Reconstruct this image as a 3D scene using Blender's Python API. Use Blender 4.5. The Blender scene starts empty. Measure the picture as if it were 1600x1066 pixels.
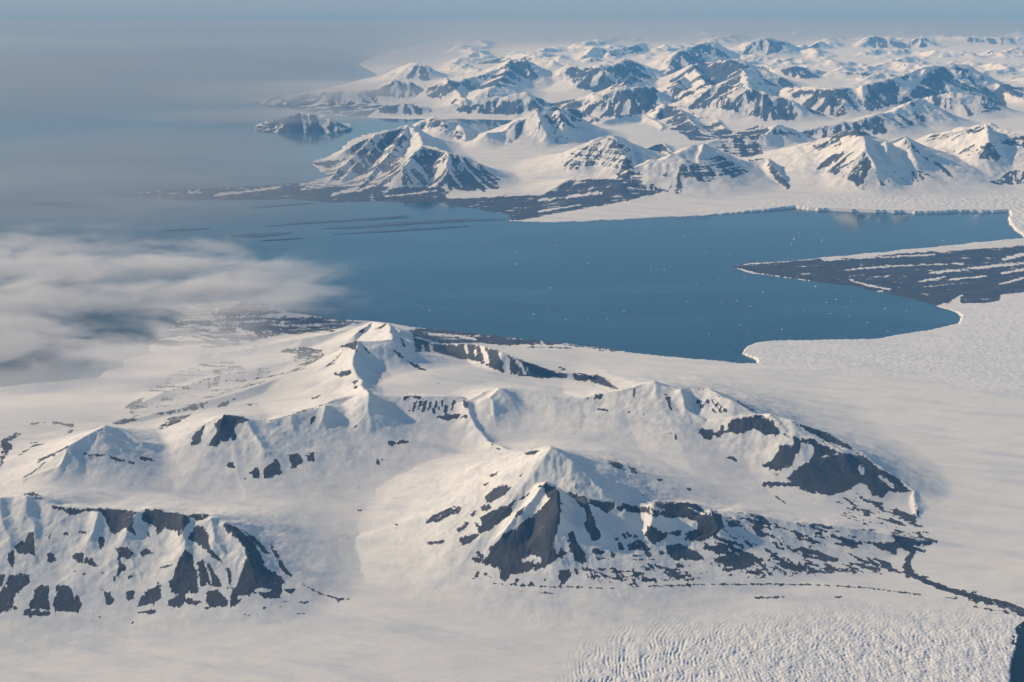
import bpy, math, random, time
import numpy as np
T0 = time.time()
random.seed(7)
C = bpy.context.scene.collection
scene = bpy.context.scene

# ------------------------------------------------------------------ camera, sky, sun, exposure
H = 7000.0                       # flying height, metres
FPX = 1931.0                     # focal length in photo pixels (photo 1600 x 1066)
PITCH = math.radians(17.6)
cam_data = bpy.data.cameras.new('camera')
cam_data.sensor_width = 36.0
cam_data.lens = 36.0 * FPX / 1600.0
cam_data.clip_start = 10.0
cam_data.clip_end = 600000.0
cam = bpy.data.objects.new('camera', cam_data)
C.objects.link(cam)
cam.location = (0, 0, H)
cam.rotation_euler = (math.pi / 2 - PITCH, 0, 0)
scene.camera = cam

SUN_EL = math.radians(25.0)
SUN_DIR = (-0.94, 0.34)         # horizontal direction towards the sun: left and a little beyond
world = bpy.data.worlds.new('World')
scene.world = world
world.use_nodes = True
wn = world.node_tree.nodes
wl = world.node_tree.links
sky = wn.new('ShaderNodeTexSky')
sky.sky_type = 'NISHITA'
sky.sun_disc = False
sky.sun_elevation = SUN_EL
sky.sun_rotation = math.atan2(SUN_DIR[0], SUN_DIR[1])
sky.altitude = 3000.0
wn['Background'].inputs['Strength'].default_value = 0.117
wl.new(sky.outputs['Color'], wn['Background'].inputs['Color'])

sun_data = bpy.data.lights.new('sun', 'SUN')
sun_data.energy = 4.2
sun_data.angle = math.radians(0.5)
sun_data.color = (1.0, 0.862, 0.675)
sun = bpy.data.objects.new('sun', sun_data)
C.objects.link(sun)
from mathutils import Vector
_sv = Vector((SUN_DIR[0] * math.cos(SUN_EL), SUN_DIR[1] * math.cos(SUN_EL), math.sin(SUN_EL)))
sun.rotation_euler = _sv.to_track_quat('Z', 'Y').to_euler()
sun.location = (0, 0, 20000)

scene.render.engine = 'CYCLES'
scene.view_settings.view_transform = 'Standard'
scene.view_settings.look = 'None'
scene.view_settings.gamma = 1.0
scene.view_settings.use_curve_mapping = False
scene.view_settings.exposure = 0.0
scene.cycles.use_denoising = True
scene.cycles.max_bounces = 6
scene.cycles.diffuse_bounces = 2
scene.cycles.glossy_bounces = 2
scene.cycles.volume_bounces = 2
scene.cycles.transparent_max_bounces = 64
scene.cycles.use_adaptive_sampling = True

# ------------------------------------------------------------------ surveying: photo pixel <-> place
SP, CP = math.sin(PITCH), math.cos(PITCH)

def unproject(px, py, z):
    """Ground point (X, Y) at height z that is sighted at a photo pixel."""
    a = (np.asarray(px, float) - 800.0) / FPX
    b = (np.asarray(py, float) - 533.0) / FPX
    dy = CP - b * SP
    dz = -SP - b * CP
    t = (np.asarray(z, float) - H) / dz
    return a * t, dy * t

def project(X, Y, Z):
    f = Y * CP - (Z - H) * SP
    d = -Y * SP - (Z - H) * CP
    return 800.0 + FPX * X / f, 533.0 + FPX * d / f

TILE = {1: (0, 0), 2: (520, 0), 3: (1040, 0), 4: (0, 340), 5: (520, 340), 6: (1040, 340), 7: (0, 693), 8: (520, 693), 9: (1040, 693)}

def tpx(tile, u, v):
    ox, oy = TILE[tile]
    return ox + 0.35 * u, oy + 0.35 * v

# ------------------------------------------------------------------ numpy noise
def _hash(ix, iy, seed):
    h = (ix.astype(np.int64) * 374761393 + iy.astype(np.int64) * 668265263 + seed * 1442695041) & 0xFFFFFFFF
    h = ((h ^ (h >> 13)) * 1274126177) & 0xFFFFFFFF
    return (h ^ (h >> 16)) & 0xFFFF

_ANG = np.linspace(0, 2 * np.pi, 65536, endpoint=False)
_GX, _GY = np.cos(_ANG).astype(np.float32), np.sin(_ANG).astype(np.float32)

def perlin(x, y, seed=0):
    x0 = np.floor(x); y0 = np.floor(y)
    fx = (x - x0).astype(np.float32); fy = (y - y0).astype(np.float32)
    ix = x0.astype(np.int32); iy = y0.astype(np.int32)
    u = fx * fx * fx * (fx * (fx * 6 - 15) + 10)
    v = fy * fy * fy * (fy * (fy * 6 - 15) + 10)
    def g(dx, dy):
        h = _hash(ix + dx, iy + dy, seed)
        return _GX[h] * (fx - dx) + _GY[h] * (fy - dy)
    a = g(0, 0); b = g(1, 0); c = g(0, 1); d = g(1, 1)
    return ((a + (b - a) * u) * (1 - v) + (c + (d - c) * u) * v) * 1.5

def fbm(x, y, octaves, seed=0, gain=0.5):
    s = 0; amp = 1.0; tot = 0
    for k in range(octaves):
        s = s + amp * perlin(x * 2.03 ** k + 13.7 * k, y * 2.03 ** k - 7.1 * k, seed + k)
        tot += amp; amp *= gain
    return s / tot

def ridged(x, y, octaves, seed=0, gain=0.55):
    s = 0; amp = 1.0; tot = 0
    for k in range(octaves):
        s = s + amp * (1 - 2 * np.abs(perlin(x * 2.03 ** k + 13.7 * k, y * 2.03 ** k - 7.1 * k, seed + k)))
        tot += amp; amp *= gain
    return s / tot

def smoothstep(a, b, x):
    t = np.clip((x - a) / (b - a), 0, 1)
    return t * t * (3 - 2 * t)

# ------------------------------------------------------------------ the log-polar survey grid
TH = np.concatenate([np.radians(np.linspace(-33, -25.6, 24, endpoint=False)), np.radians(np.arange(-25.6, 25.6, 0.0573)), np.radians(np.linspace(25.6, 33, 24))])
LR = np.concatenate([np.arange(math.log(9300), math.log(46000), 0.0016), np.arange(math.log(46000), math.log(104000), 0.0027)])
NR, NC = len(LR), len(TH)
RR = np.exp(LR)
X = (RR[:, None] * np.sin(TH)[None, :])
Y = (RR[:, None] * np.cos(TH)[None, :])
# ------------------------------------------------------------------ base surface (ice plains, valley floors, coastal flats)
BASE = [  # photo x, y, height in metres
 (0,1066,230),(400,1066,220),(800,1066,210),(1200,1066,200),(1600,1066,195),(0,985,225),(300,988,215),(500,962,215),(700,960,215),(900,945,205),
 (1150,928,195),(1400,918,180),(1600,960,180),(1600,850,150),(1500,800,135),(1452,862,160),(1440,760,140),(1500,650,90),(1600,620,80),(1600,500,85),
 (1400,600,65),(1300,560,62),(1500,530,75),(1200,580,52),(1100,580,30),(900,565,25),(1100,620,70),(1250,650,90),(1000,580,30),(800,545,25),
 (600,900,225),(520,880,225),(640,820,270),(550,800,300),(700,850,235),(500,760,350),(650,740,380),(560,710,430),(720,700,440),
 (100,760,560),(250,770,480),(350,770,400),(450,790,380),(450,850,300),(200,950,222),(50,955,228),
 (190,748,500),(60,720,450),(0,700,380),(0,650,250),(100,640,200),(250,680,470),(200,650,240),(400,755,420),(300,725,480),
 (600,710,440),(680,690,490),(850,660,570),(950,660,570),(1000,700,480),(1080,730,430),(1150,765,340),(1250,795,260),(1350,820,200),(900,690,540),
 (620,600,700),(680,580,690),(750,590,650),(850,610,600),(940,615,530),(500,560,380),(450,600,380),(500,610,550),(400,640,480),(350,600,250),(300,650,350),
 (250,620,150),(400,560,140),(450,535,90),(530,525,150),(350,540,60),(300,560,70),(230,580,40),(150,610,60),(80,630,120),(300,500,15),(400,500,20),(500,505,25),
 (330,480,8),(185,585,10),(0,612,20),(660,520,25),(760,530,18),(870,540,18),
 (1150,416,5),(1300,425,15),(1400,430,25),(1500,440,32),(1600,430,55),(1600,390,25),(1550,470,40),(1500,482,20),(1590,350,50),(1600,330,60),
 (1430,328,75),(1270,323,75),(1350,315,90),(1500,310,95),(1200,318,70),(1080,325,35),(960,338,18),(860,345,8),(1000,322,45),(1100,305,120),(1200,290,150),
 (1300,300,110),(1290,260,220),(1232,245,250),(1200,265,200),(1500,270,180),(1560,240,300),(1460,235,300),(1600,290,120),(1420,190,450),(1500,185,450),(1550,165,500),(1600,180,480),
 (760,235,290),(850,240,290),(900,225,330),(720,225,300),(760,264,120),(850,270,140),(800,290,55),(850,295,60),(740,295,30),(700,300,15),
 (600,300,15),(660,305,10),(560,290,20),(500,290,10),(400,297,5),(300,303,3),(520,270,15),(900,305,40),(800,315,15),(700,310,8),(960,300,80),
 (1000,220,350),(1060,235,320),(1020,260,220),(1047,207,380),(930,200,380),(1180,240,260),(700,203,30),(760,207,40),(620,200,15),(590,215,10),
 (1000,190,320),(1100,205,320),(1250,180,450),(560,182,5),(640,185,5),(720,184,8),(800,187,15),(850,170,200),(950,165,250),(1100,180,320),(1200,175,370),(1250,165,420),
 (730,155,250),(820,145,350),(900,140,400),(950,140,450),(1020,145,450),(560,165,80),(620,160,150),(1100,130,500),(440,160,15),(300,153,5),
 (700,110,450),(760,90,600),(900,100,600),(950,85,650),(880,130,470),(1200,95,600),(1300,90,650),(1400,85,680),(1500,80,700),(1600,75,700),(1600,110,600),(1400,105,620),
 (1250,115,550),(1500,70,720),(1300,70,740),(1100,75,720),(1000,80,700),(850,80,650),(640,112,150),(600,116,20),(570,99,60),(700,90,480),(600,90,150),(900,64,600),(1600,56,600),(1200,57,600)]
BASE = np.array(BASE, float)
bx, by = unproject(BASE[:, 0], BASE[:, 1], BASE[:, 2])
bu = np.arctan2(bx, by); bw = np.log(np.hypot(bx, by)); bz = BASE[:, 2]

def _tps(d2):
    return 0.5 * d2 * np.log(d2 + 1e-12)
n = len(bz)
K = _tps((bu[:, None] - bu[None]) ** 2 + (bw[:, None] - bw[None]) ** 2) + np.eye(n) * 2e-4
P = np.stack([np.ones(n), bu, bw], 1)
A = np.zeros((n + 3, n + 3)); A[:n, :n] = K; A[:n, n:] = P; A[n:, :n] = P.T
coef = np.linalg.solve(A, np.concatenate([bz, np.zeros(3)]))

def base_eval(u, w):
    out = coef[n] + coef[n + 1] * u + coef[n + 2] * w
    for k in range(n):
        out = out + coef[k] * _tps((u - bu[k]) ** 2 + (w - bw[k]) ** 2)
    return out
# evaluate on a coarse grid and interpolate
cu = np.linspace(TH[0], TH[-1], 230); cw = np.linspace(LR[0], LR[-1], 420)
CG = base_eval(np.repeat(cu[None], len(cw), 0), np.repeat(cw[:, None], len(cu), 1))

def base_at(x, y):
    u = np.clip((np.arctan2(x, y) - cu[0]) / (cu[1] - cu[0]), 0, len(cu) - 1.001)
    w = np.clip((0.5 * np.log(np.maximum(x * x + y * y, 1.0)) - cw[0]) / (cw[1] - cw[0]), 0, len(cw) - 1.001)
    i = w.astype(int); j = u.astype(int); fw = w - i; fu = u - j
    return (CG[i, j] * (1 - fw) * (1 - fu) + CG[i + 1, j] * fw * (1 - fu) + CG[i, j + 1] * (1 - fw) * fu + CG[i + 1, j + 1] * fw * fu)

def sight_base(px, py):
    z = np.full(np.shape(px), 200.0)
    for _ in range(12):
        x, y = unproject(px, py, z)
        z = 0.5 * z + 0.5 * base_at(x, y)
    return unproject(px, py, z) + (z,)

# ------------------------------------------------------------------ ridge crests
# (mountain, tile, slope, [(u, v, foot_v or -height)]); heights follow from the crest, the foot under it and the slope
RIDGES = [
 ('a',7,.4,[(-150,262,760),(0,247,760),(110,234,765),(230,277,765),(450,292,750),(600,305,740),(650,295,740),(830,318,735),(940,320,735),(1000,352,735),(1100,427,700),(1200,537,655),(1320,606,660),(1450,673,690),(1560,698,699)]),
 ('a',7,.45,[(830,320,735),(825,465,760),(780,600,765),(755,725,740)]),
 ('a',7,.45,[(940,330,735),(960,420,750),(990,500,755),(1012,640,755),(1018,735,745)]),
 ('a',7,.45,[(1000,352,735),(1080,450,755),(1102,510,765),(1070,600,765),(1028,735,742)]),
 ('a',7,.45,[(600,305,740),(560,420,750),(590,540,755),(640,650,760),(620,735,745)]),
 ('a',7,.43,[(450,292,750),(400,430,765),(300,560,770),(290,640,775),(300,745,755)]),
 ('a',7,.43,[(110,234,765),(150,420,775),(180,560,775),(178,735,755)]),
 ('a',7,.43,[(0,247,760),(40,420,775),(50,560,775),(40,745,757)]),
 ('c',7,.5,[(40,165,200),(110,150,205),(260,95,210),(310,15,200),(430,-64,190),(470,-80,150),(560,-50,130),(640,-18,130),(700,0,95),(712,85,100)]),
 ('c',7,.6,[(470,-80,150),(462,-20,158),(470,70,130)]),
 ('f',7,.42,[(700,20,30),(760,0,50),(850,-35,80),(920,-95,140),(1000,-128,170),(1100,-108,165),(1190,-93,150),(1300,-128,150),(1450,-173,130)]),
 ('f',7,.44,[(1000,-128,170),(985,-60,170),(950,10,100)]),
 ('f',7,.44,[(1100,-108,165),(1180,20,175),(1190,110,180),(1180,165,175)]),
 ('f',7,.44,[(1300,-128,150),(1330,0,140),(1330,100,125)]),
 ('e',5,.38,[(-37,835,1090),(0,820,1080),(60,798,1070),(150,785,1060),(330,800,1010),(400,795,1000),(560,800,1000),(600,817,1000),(670,780,995),(740,760,990),(860,770,960),(1000,800,960),(1100,810,960),(1270,770,1000),(1430,735,1050)]),
 ('e',5,.6,[(-37,835,1090),(-37,900,1098),(-30,1000,1100),(-10,1070,1090)]),
 ('e',5,.6,[(150,785,1060),(150,860,1070),(80,960,1075)]),
 ('e',5,.5,[(740,760,990),(700,800,1000),(720,870,1010),(745,960,1015)]),
 ('b',5,.5,[(600,817,1000),(612,880,1030),(650,940,1060),(700,1000,1100),(800,1040,1180),(880,1050,1300),(975,1024,1640)]),
 ('d',6,.5,[(-56,735,1000),(0,755,1010),(120,766,1020),(200,766,1050),(300,822,1100),(410,880,1130),(470,880,1160),(560,908,1195),(700,960,1205),(800,1008,1222),(880,1050,1230),(960,1108,1240),(1050,1168,1243),(1100,1218,1255),(1125,1330,1345)]),
 ('d',6,.52,[(-56,735,1000),(-35,800,1008),(-12,850,1012),(20,975,1005)]),
 ('d',6,.6,[(60,765,1015),(95,850,1030),(180,905,1050),(300,892,1100),(410,880,1130)]),
 ('d',6,.55,[(470,880,1160),(530,960,1175),(700,990,1212),(790,1040,1228)]),
 ('w',4,.3,[(1450,690,720),(1250,720,755),(1050,780,820),(800,850,890),(560,905,930),(420,950,960)]),
 ('w',4,.3,[(1500,600,650),(1300,640,690),(1000,700,750),(760,770,810),(580,850,870)]),
 ('w',4,.3,[(1550,500,560),(1350,540,590),(1150,575,610),(980,610,630)]),
 ('h',5,.85,[(300,500,620),(370,535,610),(480,565,605),(650,565,645),(750,600,690),(850,640,705),(1000,690,712),(1180,700,738),(1280,765,768)]),
 ('i',5,.55,[(100,520,600),(180,463,570),(250,475,610),(300,500,620),(370,535,610)]),
 ('i',5,.6,[(250,475,610),(265,545,690),(190,552,705),(120,550,720),(105,600,740),(95,660,765),(115,720,790),(150,785,1060)]),
 ('b',8,.5,[(975,15,640),(960,80,640),(945,170,640),(1000,197,640),(1130,240,620),(1250,270,600),(1430,265,590),(1600,270,580)]),
 ('b',9,.45,[(0,270,580),(100,266,575),(200,297,570),(300,302,560),(450,330,540),(600,356,520),(750,365,500),(1000,405,480),(1190,442,446)]),
 ('b',8,.5,[(945,170,640),(860,180,630),(720,210,560),(620,260,500),(560,285,430),(415,348,352)]),
 ('b',8,.85,[(1000,197,640),(1014,300,662),(1004,420,665),(1000,540,650),(1000,620,640)]),
 ('b',8,.8,[(1130,240,620),(1150,330,640),(1182,430,640),(1200,500,620)]),
 ('b',8,.7,[(945,170,640),(840,300,640),(760,400,640),(690,500,620)]),
 ('b',8,.6,[(975,15,640),(1075,85,640),(1130,135,630),(1200,200,625)]),
 ('b',8,.7,[(1430,265,590),(1420,370,605),(1440,450,600)]),
 ('b',9,.7,[(200,297,570),(240,380,575),(130,440,570),(90,520,560)]),
 ('m1',2,.55,[(60,670,-350),(190,605,-740),(250,592,-820),(340,565,-980),(385,600,-860),(405,655,-800)]),
 ('m1',2,.55,[(405,655,825),(510,680,835),(560,690,840),(640,720,830),(700,770,820),(760,802,806)]),
 ('m1',2,.8,[(250,592,-830),(150,700,-470),(40,800,-90)]),
 ('m1',2,.8,[(190,605,-760),(80,720,-330),(-20,800,-60)]),
 ('m1',2,.8,[(340,565,-980),(250,690,-610),(140,822,-70)]),
 ('m1',2,.8,[(405,655,825),(310,750,850),(210,825,832)]),
 ('m1',2,.9,[(510,680,835),(506,760,850),(500,835,840)]),
 ('m2',2,.5,[(370,575,-560),(440,525,-850),(500,550,-770),(550,545,-760),(600,615,-440),(650,605,-200)]),
 ('m3',2,.55,[(690,600,660),(760,590,650),(830,540,650),(910,500,650),(970,485,645),(1010,490,640),(1060,530,630),(1110,605,616)]),
 ('m3',2,.8,[(910,500,650),(950,600,660),(970,638,645)]),
 ('m3',2,.8,[(1010,490,640),(1035,560,650),(1060,620,630)]),
 ('m3',2,.5,[(1010,490,-860),(1100,500,-700),(1200,540,-540),(1300,518,-580),(1380,510,-580),(1440,535,-490),(1480,590,-400)]),
 ('m4',2,.5,[(1040,745,790),(1090,680,790),(1190,618,800),(1240,610,800),(1290,620,790),(1340,660,785),(1430,800,830)]),
 ('m4',2,.7,[(1240,610,800),(1290,700,820),(1300,790,822)]),
 ('m4',2,.5,[(1340,660,-500),(1400,662,-440),(1470,640,-480),(1540,700,-340)]),
 ('m4',2,.3,[(930,868,872),(1000,830,870),(1085,790,870),(1200,800,880),(1300,800,885)]),
 ('m5',3,.5,[(-180,775,860),(-60,715,860),(0,718,860),(60,690,860),(120,660,850),(180,645,830),(260,700,815),(320,730,800),(375,765,790)]),
 ('m5',3,.7,[(180,645,830),(110,770,850),(65,870,872)]),
 ('m6',3,.5,[(190,640,700),(300,622,700),(430,612,700),(500,562,690),(540,572,675),(620,600,630)]),
 ('m7',3,.6,[(380,722,790),(450,716,800),(480,760,820),(540,820,835),(580,815,818)]),
 ('m8',3,.42,[(600,640,660),(650,640,700),(780,600,770),(850,580,830),(900,620,840),(980,640,845),(1070,620,835),(1130,660,830),(1160,700,825),(1220,735,815),(1285,793,800)]),
 ('m8',3,.7,[(850,580,830),(900,670,860),(930,740,865),(880,850,855)]),
 ('m8',3,.7,[(650,640,700),(690,700,760),(700,770,775)]),
 ('m8',3,.6,[(980,640,845),(1005,730,850),(985,820,840)]),
 ('m8',3,.65,[(1070,620,835),(1105,715,838),(1095,815,832)]),
 ('m8',3,.6,[(780,600,790),(800,700,830),(850,800,850)]),
 ('m9',3,.65,[(1330,575,740),(1345,660,760),(1380,735,760)]),
 ('m5',3,.65,[(260,700,815),(255,760,822),(235,812,820)]),
 ('m9',3,.45,[(1150,637,650),(1200,602,690),(1330,575,740),(1430,555,790),(1500,577,800),(1600,592,810),(1800,610,810)]),
 ('m9',3,.7,[(1430,555,790),(1440,640,810),(1480,790,805)]),
 ('m9',3,.6,[(1440,640,-560),(1600,628,-560),(1750,640,-500)]),
 ('m10',3,.5,[(600,588,615),(700,562,615),(830,545,610),(950,515,605),(1040,500,590),(1120,450,575),(1145,452,570),(1200,485,530)]),
 ('m11',2,.45,[(1440,520,-500),(1490,470,-750),(1550,490,-720),(1620,570,-480),(1690,605,-330)]),
 ('m11',3,.45,[(90,470,-600),(180,500,-580),(260,560,-420),(310,597,-340)]),
 ('headland',1,.5,[(1160,570,-40),(1250,535,-330),(1330,512,-560),(1430,518,-520),(1500,555,-260),(1580,582,-30)]),
 ('r1',2,.5,[(230,345,350),(300,310,358),(370,282,362),(430,300,360),(470,330,350)]),
 ('r2',2,.5,[(-330,438,458),(-250,430,462),(-120,425,465),(0,408,465),(120,415,460),(200,400,440),(280,358,445),(350,372,442),(410,402,440),(450,380,442),(510,355,445),(560,367,440),(620,350,420),(690,328,410),(740,308,405),(800,270,402),(860,275,400),(900,300,395),(960,345,390),(1000,380,395)]),
 ('r2',2,.5,[(180,485,510),(300,468,512),(430,480,510),(550,470,512),(640,440,512),(700,412,512),(760,440,512),(860,416,510),(940,455,495)]),
 ('r2',2,.4,[(800,270,402),(760,350,430),(700,412,512)]),
 ('r2',2,.6,[(510,355,445),(560,420,470),(600,450,512)]),
 ('r3',2,.5,[(1010,322,350),(1060,293,395),(1110,310,400),(1200,290,412),(1250,300,405),(1310,268,385),(1360,282,378),(1440,350,374)]),
 ('r3',2,.55,[(1000,470,500),(1100,440,522),(1200,410,526),(1300,395,526),(1400,390,520),(1470,420,505),(1520,390,480),(1560,350,440)]),
 ('r3',2,.5,[(1310,268,385),(1330,340,395),(1300,395,526)]),
 ('r3',2,.5,[(1490,300,350),(1540,235,345),(1600,225,340)]),
 ('r4',3,.5,[(-60,330,360),(0,308,355),(60,330,372),(130,292,395),(240,280,402),(270,264,404),(340,272,404),(400,310,402),(520,350,400),(580,382,400)]),
 ('r4',3,.6,[(270,264,404),(350,315,430),(375,400,545)]),
 ('r4',3,.5,[(20,400,500),(100,408,510),(200,392,530),(330,395,545),(450,420,550),(560,455,545)]),
 ('r4',3,.5,[(40,470,480),(80,415,485),(130,470,480)]),
 ('r4',3,.6,[(130,292,395),(150,350,420),(200,392,530)]),
 ('r5',3,.5,[(540,402,470),(650,393,510),(740,400,520),(880,388,512),(1000,358,500),(1100,330,475),(1170,310,462),(1265,288,440),(1340,297,438),(1400,330,435),(1450,362,432),(1510,400,450),(1600,435,470),(1700,450,480)]),
 ('r5',3,.7,[(1170,310,462),(1110,380,470),(1045,455,485)]),
 ('r5',3,.7,[(1345,297,438),(1280,360,440),(1215,425,445)]),
 ('r5',3,.5,[(1190,430,520),(1280,415,525),(1350,428,525),(1450,442,520),(1530,490,505)]),
 ('r5',3,.7,[(880,388,512),(890,440,512),(845,490,512)]),
 ('r6',3,.5,[(510,312,345),(560,297,352),(620,302,352),(700,348,350)]),
 ('r6',3,.4,[(740,325,350),(800,322,352),(900,318,352),(1020,348,352)]),
 ('r7',2,.45,[(630,282,286),(760,250,275),(840,240,280),(900,252,300),(980,275,310)]),
 ('r7',2,.45,[(1100,258,275),(1160,215,262),(1240,228,258),(1380,195,245),(1440,218,245),(1530,215,240)]),
 ('r8',3,.5,[(0,290,300),(40,240,300),(110,215,290),(190,185,280),(230,212,275),(290,258,265)]),
 ('r8',3,.5,[(330,245,255),(390,185,255),(450,170,255),(540,190,240)]),
 ('r8',3,.5,[(630,225,232),(685,185,220)]),
 ('r9',3,.5,[(860,205,214),(930,162,212),(1000,170,212),(1060,192,210),(1150,165,212),(1200,190,210)]),
 ('r9',3,.5,[(1230,168,200),(1400,166,204),(1500,172,206),(1600,168,206),(1750,168,206)]),
 ('r9',3,.4,[(1410,245,250),(1460,222,250),(1480,235,248)]),
]

def crest_points(tile, slope, pts):
    out = []
    for (u, v, fv) in pts:
        px, py = tpx(tile, u, v)
        if fv < 0:
            z = -fv
            x, y = unproject(px, py, z)
            out.append((float(x), float(y), float(z)))
            continue
        _, fy = tpx(tile, u, fv)
        fxw, fyw, fz = sight_base(np.array([px]), np.array([fy]))
        rf = float(np.hypot(fxw, fyw)[0]); fz = float(fz[0])
        x1, y1 = unproject(px, py, 0.0)
        t = H / math.hypot(float(x1), float(y1))
        r = (H - fz + slope * rf) / (slope + t)
        z = H - r * t
        x, y = unproject(px, py, z)
        out.append((float(x), float(y), z))
    return out
BASEZ = base_at(X, Y)
plain_noise = fbm(X / 2600, Y / 2600, 4, 40)
BASEZ = BASEZ + plain_noise * 18 * smoothstep(30, 200, BASEZ)

# water outline, sighted at sea level
SHORE = [(-700,618),(-300,614),(0,605),(60,598),(120,592),(150,590),(168,578),(196,574),(190,562),(214,557),(240,553),(232,541),(250,530),(278,526),(262,515),(276,503),(300,498),(284,490),(290,480),(306,476),(330,473),(370,470),(410,478),(450,487),(525,499),(600,504),(640,511),(700,517),(760,523),
 (870,535),(1000,552),(1100,563),(1160,571),(1183,571),(1182,563),(1163,553),(1166,543),(1185,537),(1210,534),(1280,535),(1375,533),(1400,527),(1450,520),(1500,509),(1504,495),(1490,487),(1450,474),
 (1400,461),(1330,447),(1250,437),(1170,427),(1138,415),(1180,411),(1240,408),(1310,401),(1400,393),(1500,383),(1600,374),(1720,366),(1720,362),(1600,371),(1592,366),(1578,350),(1577,331),
 (1500,333),(1430,334),(1350,331),(1270,329),(1240,326),(1150,334),(1080,338),(960,344),(860,348),(797,346),(792,336),(730,325),(690,317),(640,318),(590,315),(520,317),(455,311),(350,313),(273,313),(230,310),(182,306),
 (230,300),(273,297),(350,293),(420,289),(472,285),(518,276),(500,268),(486,254),(500,250),(525,245),(532,238),(546,220),(575,209),(600,204),(640,202),(690,205),(725,207),(760,208),(800,207),(806,198),
 (800,188),(720,186),(640,187),(560,184),(500,177),(450,169),(412,163),(385,160),(415,156),(460,149),(520,138),(590,118),(560,100),(600,86),(700,66),(800,50),(800,20),(800,-40),(-900,-40),(-900,618)]
HEADLAND = [(398,206),(440,208),(480,207),(520,208),(552,204),(548,194),(500,188),(420,188),(398,196)]

def inside(px, py, poly):
    res = np.zeros(px.shape, bool)
    m = len(poly)
    for k in range(m):
        x0, y0 = poly[k]; x1, y1 = poly[(k + 1) % m]
        if y0 == y1:
            continue
        lo, hi = (y0, y1) if y0 < y1 else (y1, y0)
        sel = (py > lo) & (py <= hi)
        if not sel.any():
            continue
        xs = x0 + (py[sel] - y0) / (y1 - y0) * (x1 - x0)
        sub = res[sel]; sub ^= px[sel] < xs; res[sel] = sub
    return res

PX0, PY0 = project(X, Y, 0.0)
wob = np.minimum(1.2, 30.0 * FPX / RR[:, None] / 1.0)
nx = fbm(X / 700, Y / 700, 4, 3); ny = fbm(X / 700, Y / 700, 4, 9)
WATER = inside(PX0 + nx * 5 * wob, PY0 + ny * 1.6 * wob, SHORE) & ~inside(PX0 + nx * 4, PY0 + ny, HEADLAND)
# meltwater in the near right corner
LAKE = [(1573,1110),(1578,1062),(1583,1030),(1590,1003),(1602,986),(1622,972),(1655,962),(1700,960),(1745,968),(1785,985),(1815,1010),(1835,1050),(1840,1090),(1820,1140),(1750,1180),(1660,1180),(1590,1150)]
LAKE_Z = 188.0
PXL, PYL = project(X, Y, LAKE_Z)
LAKEM = inside(PXL + nx * 5, PYL + ny * 5, LAKE)

Z = np.maximum(BASEZ, 4.0).astype(np.float64)
BASEL = Z.copy()
OWNER = np.full(Z.shape, -1, np.int16)
HFRAC = np.zeros(Z.shape)
names = []
for r in RIDGES:
    if r[0] not in names:
        names.append(r[0])
# wander of the crests
wsc = (RR[:, None] / 14000.0)
TU, TW = np.broadcast_arrays(TH[None], LR[:, None])   # distance-proportional noise lives in these
WX = X + fbm(TU * 27, TW * 27, 4, 21) * 75 * wsc
WY = Y + fbm(TU * 27, TW * 27, 4, 31) * 75 * wsc
RELIEF = np.zeros(Z.shape)
for (mt, tile, s, pts) in RIDGES:
    cp = crest_points(tile, s, pts)
    zmax = max(p[2] for p in cp)
    th = [math.atan2(p[0], p[1]) for p in cp]; rr = [math.hypot(p[0], p[1]) for p in cp]
    D = zmax / s * 1.7
    i0 = max(np.searchsorted(RR, min(rr) - D) - 1, 0); i1 = min(np.searchsorted(RR, max(rr) + D) + 1, NR)
    j0 = max(np.searchsorted(TH, min(th) - D / min(rr)) - 1, 0); j1 = min(np.searchsorted(TH, max(th) + D / min(rr)) + 1, NC)
    if i1 <= i0 or j1 <= j0:
        continue
    xs = WX[i0:i1, j0:j1]; ys = WY[i0:i1, j0:j1]
    b = BASEL[i0:i1, j0:j1]
    best = np.full(xs.shape, -1e9)
    for k in range(len(cp) - 1):
        ax, ay, az = cp[k]; ex, ey, ez = cp[k + 1]
        dx, dy = ex - ax, ey - ay
        L2 = dx * dx + dy * dy + 1e-6
        t = np.clip(((xs - ax) * dx + (ys - ay) * dy) / L2, 0, 1)
        d = np.hypot(xs - ax - t * dx, ys - ay - t * dy)
        zr = az + (ez - az) * t - b
        zr = np.maximum(zr, 1e-3)
        q = d / (zr / s)
        hgt = zr * np.clip(1 - q / 1.55, 0, 1) ** 1.6
        best = np.maximum(best, hgt)
    sub = Z[i0:i1, j0:j1]
    cand = b + best
    own = OWNER[i0:i1, j0:j1]
    up = cand > sub
    own[up & (best > 12)] = names.index(mt)
    kk = 40.0
    m = np.maximum(sub, cand)
    dlt = np.abs(sub - cand)
    sm = np.maximum(kk - dlt, 0) ** 2 / (4 * kk) * smoothstep(0, 60, best)
    Z[i0:i1, j0:j1] = m + sm
RELIEF = Z - BASEL

# scattered summits of the far ice cap
cap = smoothstep(60000, 68000, RR)[:, None] * smoothstep(250, 450, BASEL)
nun = smoothstep(.5, 1.0, ridged(X / 8200 + 3.3, Y / 9500 + 1.7, 5, 404, .5)) * 380 * cap
Z = np.maximum(Z, BASEL + nun); RELIEF = Z - BASEL
# broad ruggedness
rug = smoothstep(30, 260, RELIEF)
far = smoothstep(22000, 52000, RR)[:, None]
crag = ridged(X / 520, Y / 520, 5, 60) * (1 - far) + ridged(X / 1150, Y / 1150, 6, 64, .6) * far
Z += rug * np.minimum(RELIEF, 500) * (0.03 + 0.27 * far) * crag
Z += fbm(X / 160, Y / 160, 3, 77) * rug * 4 - np.abs(fbm(X / 240, Y / 240, 4, 79, .6)) * rug * (1 - far) * 14
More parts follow.
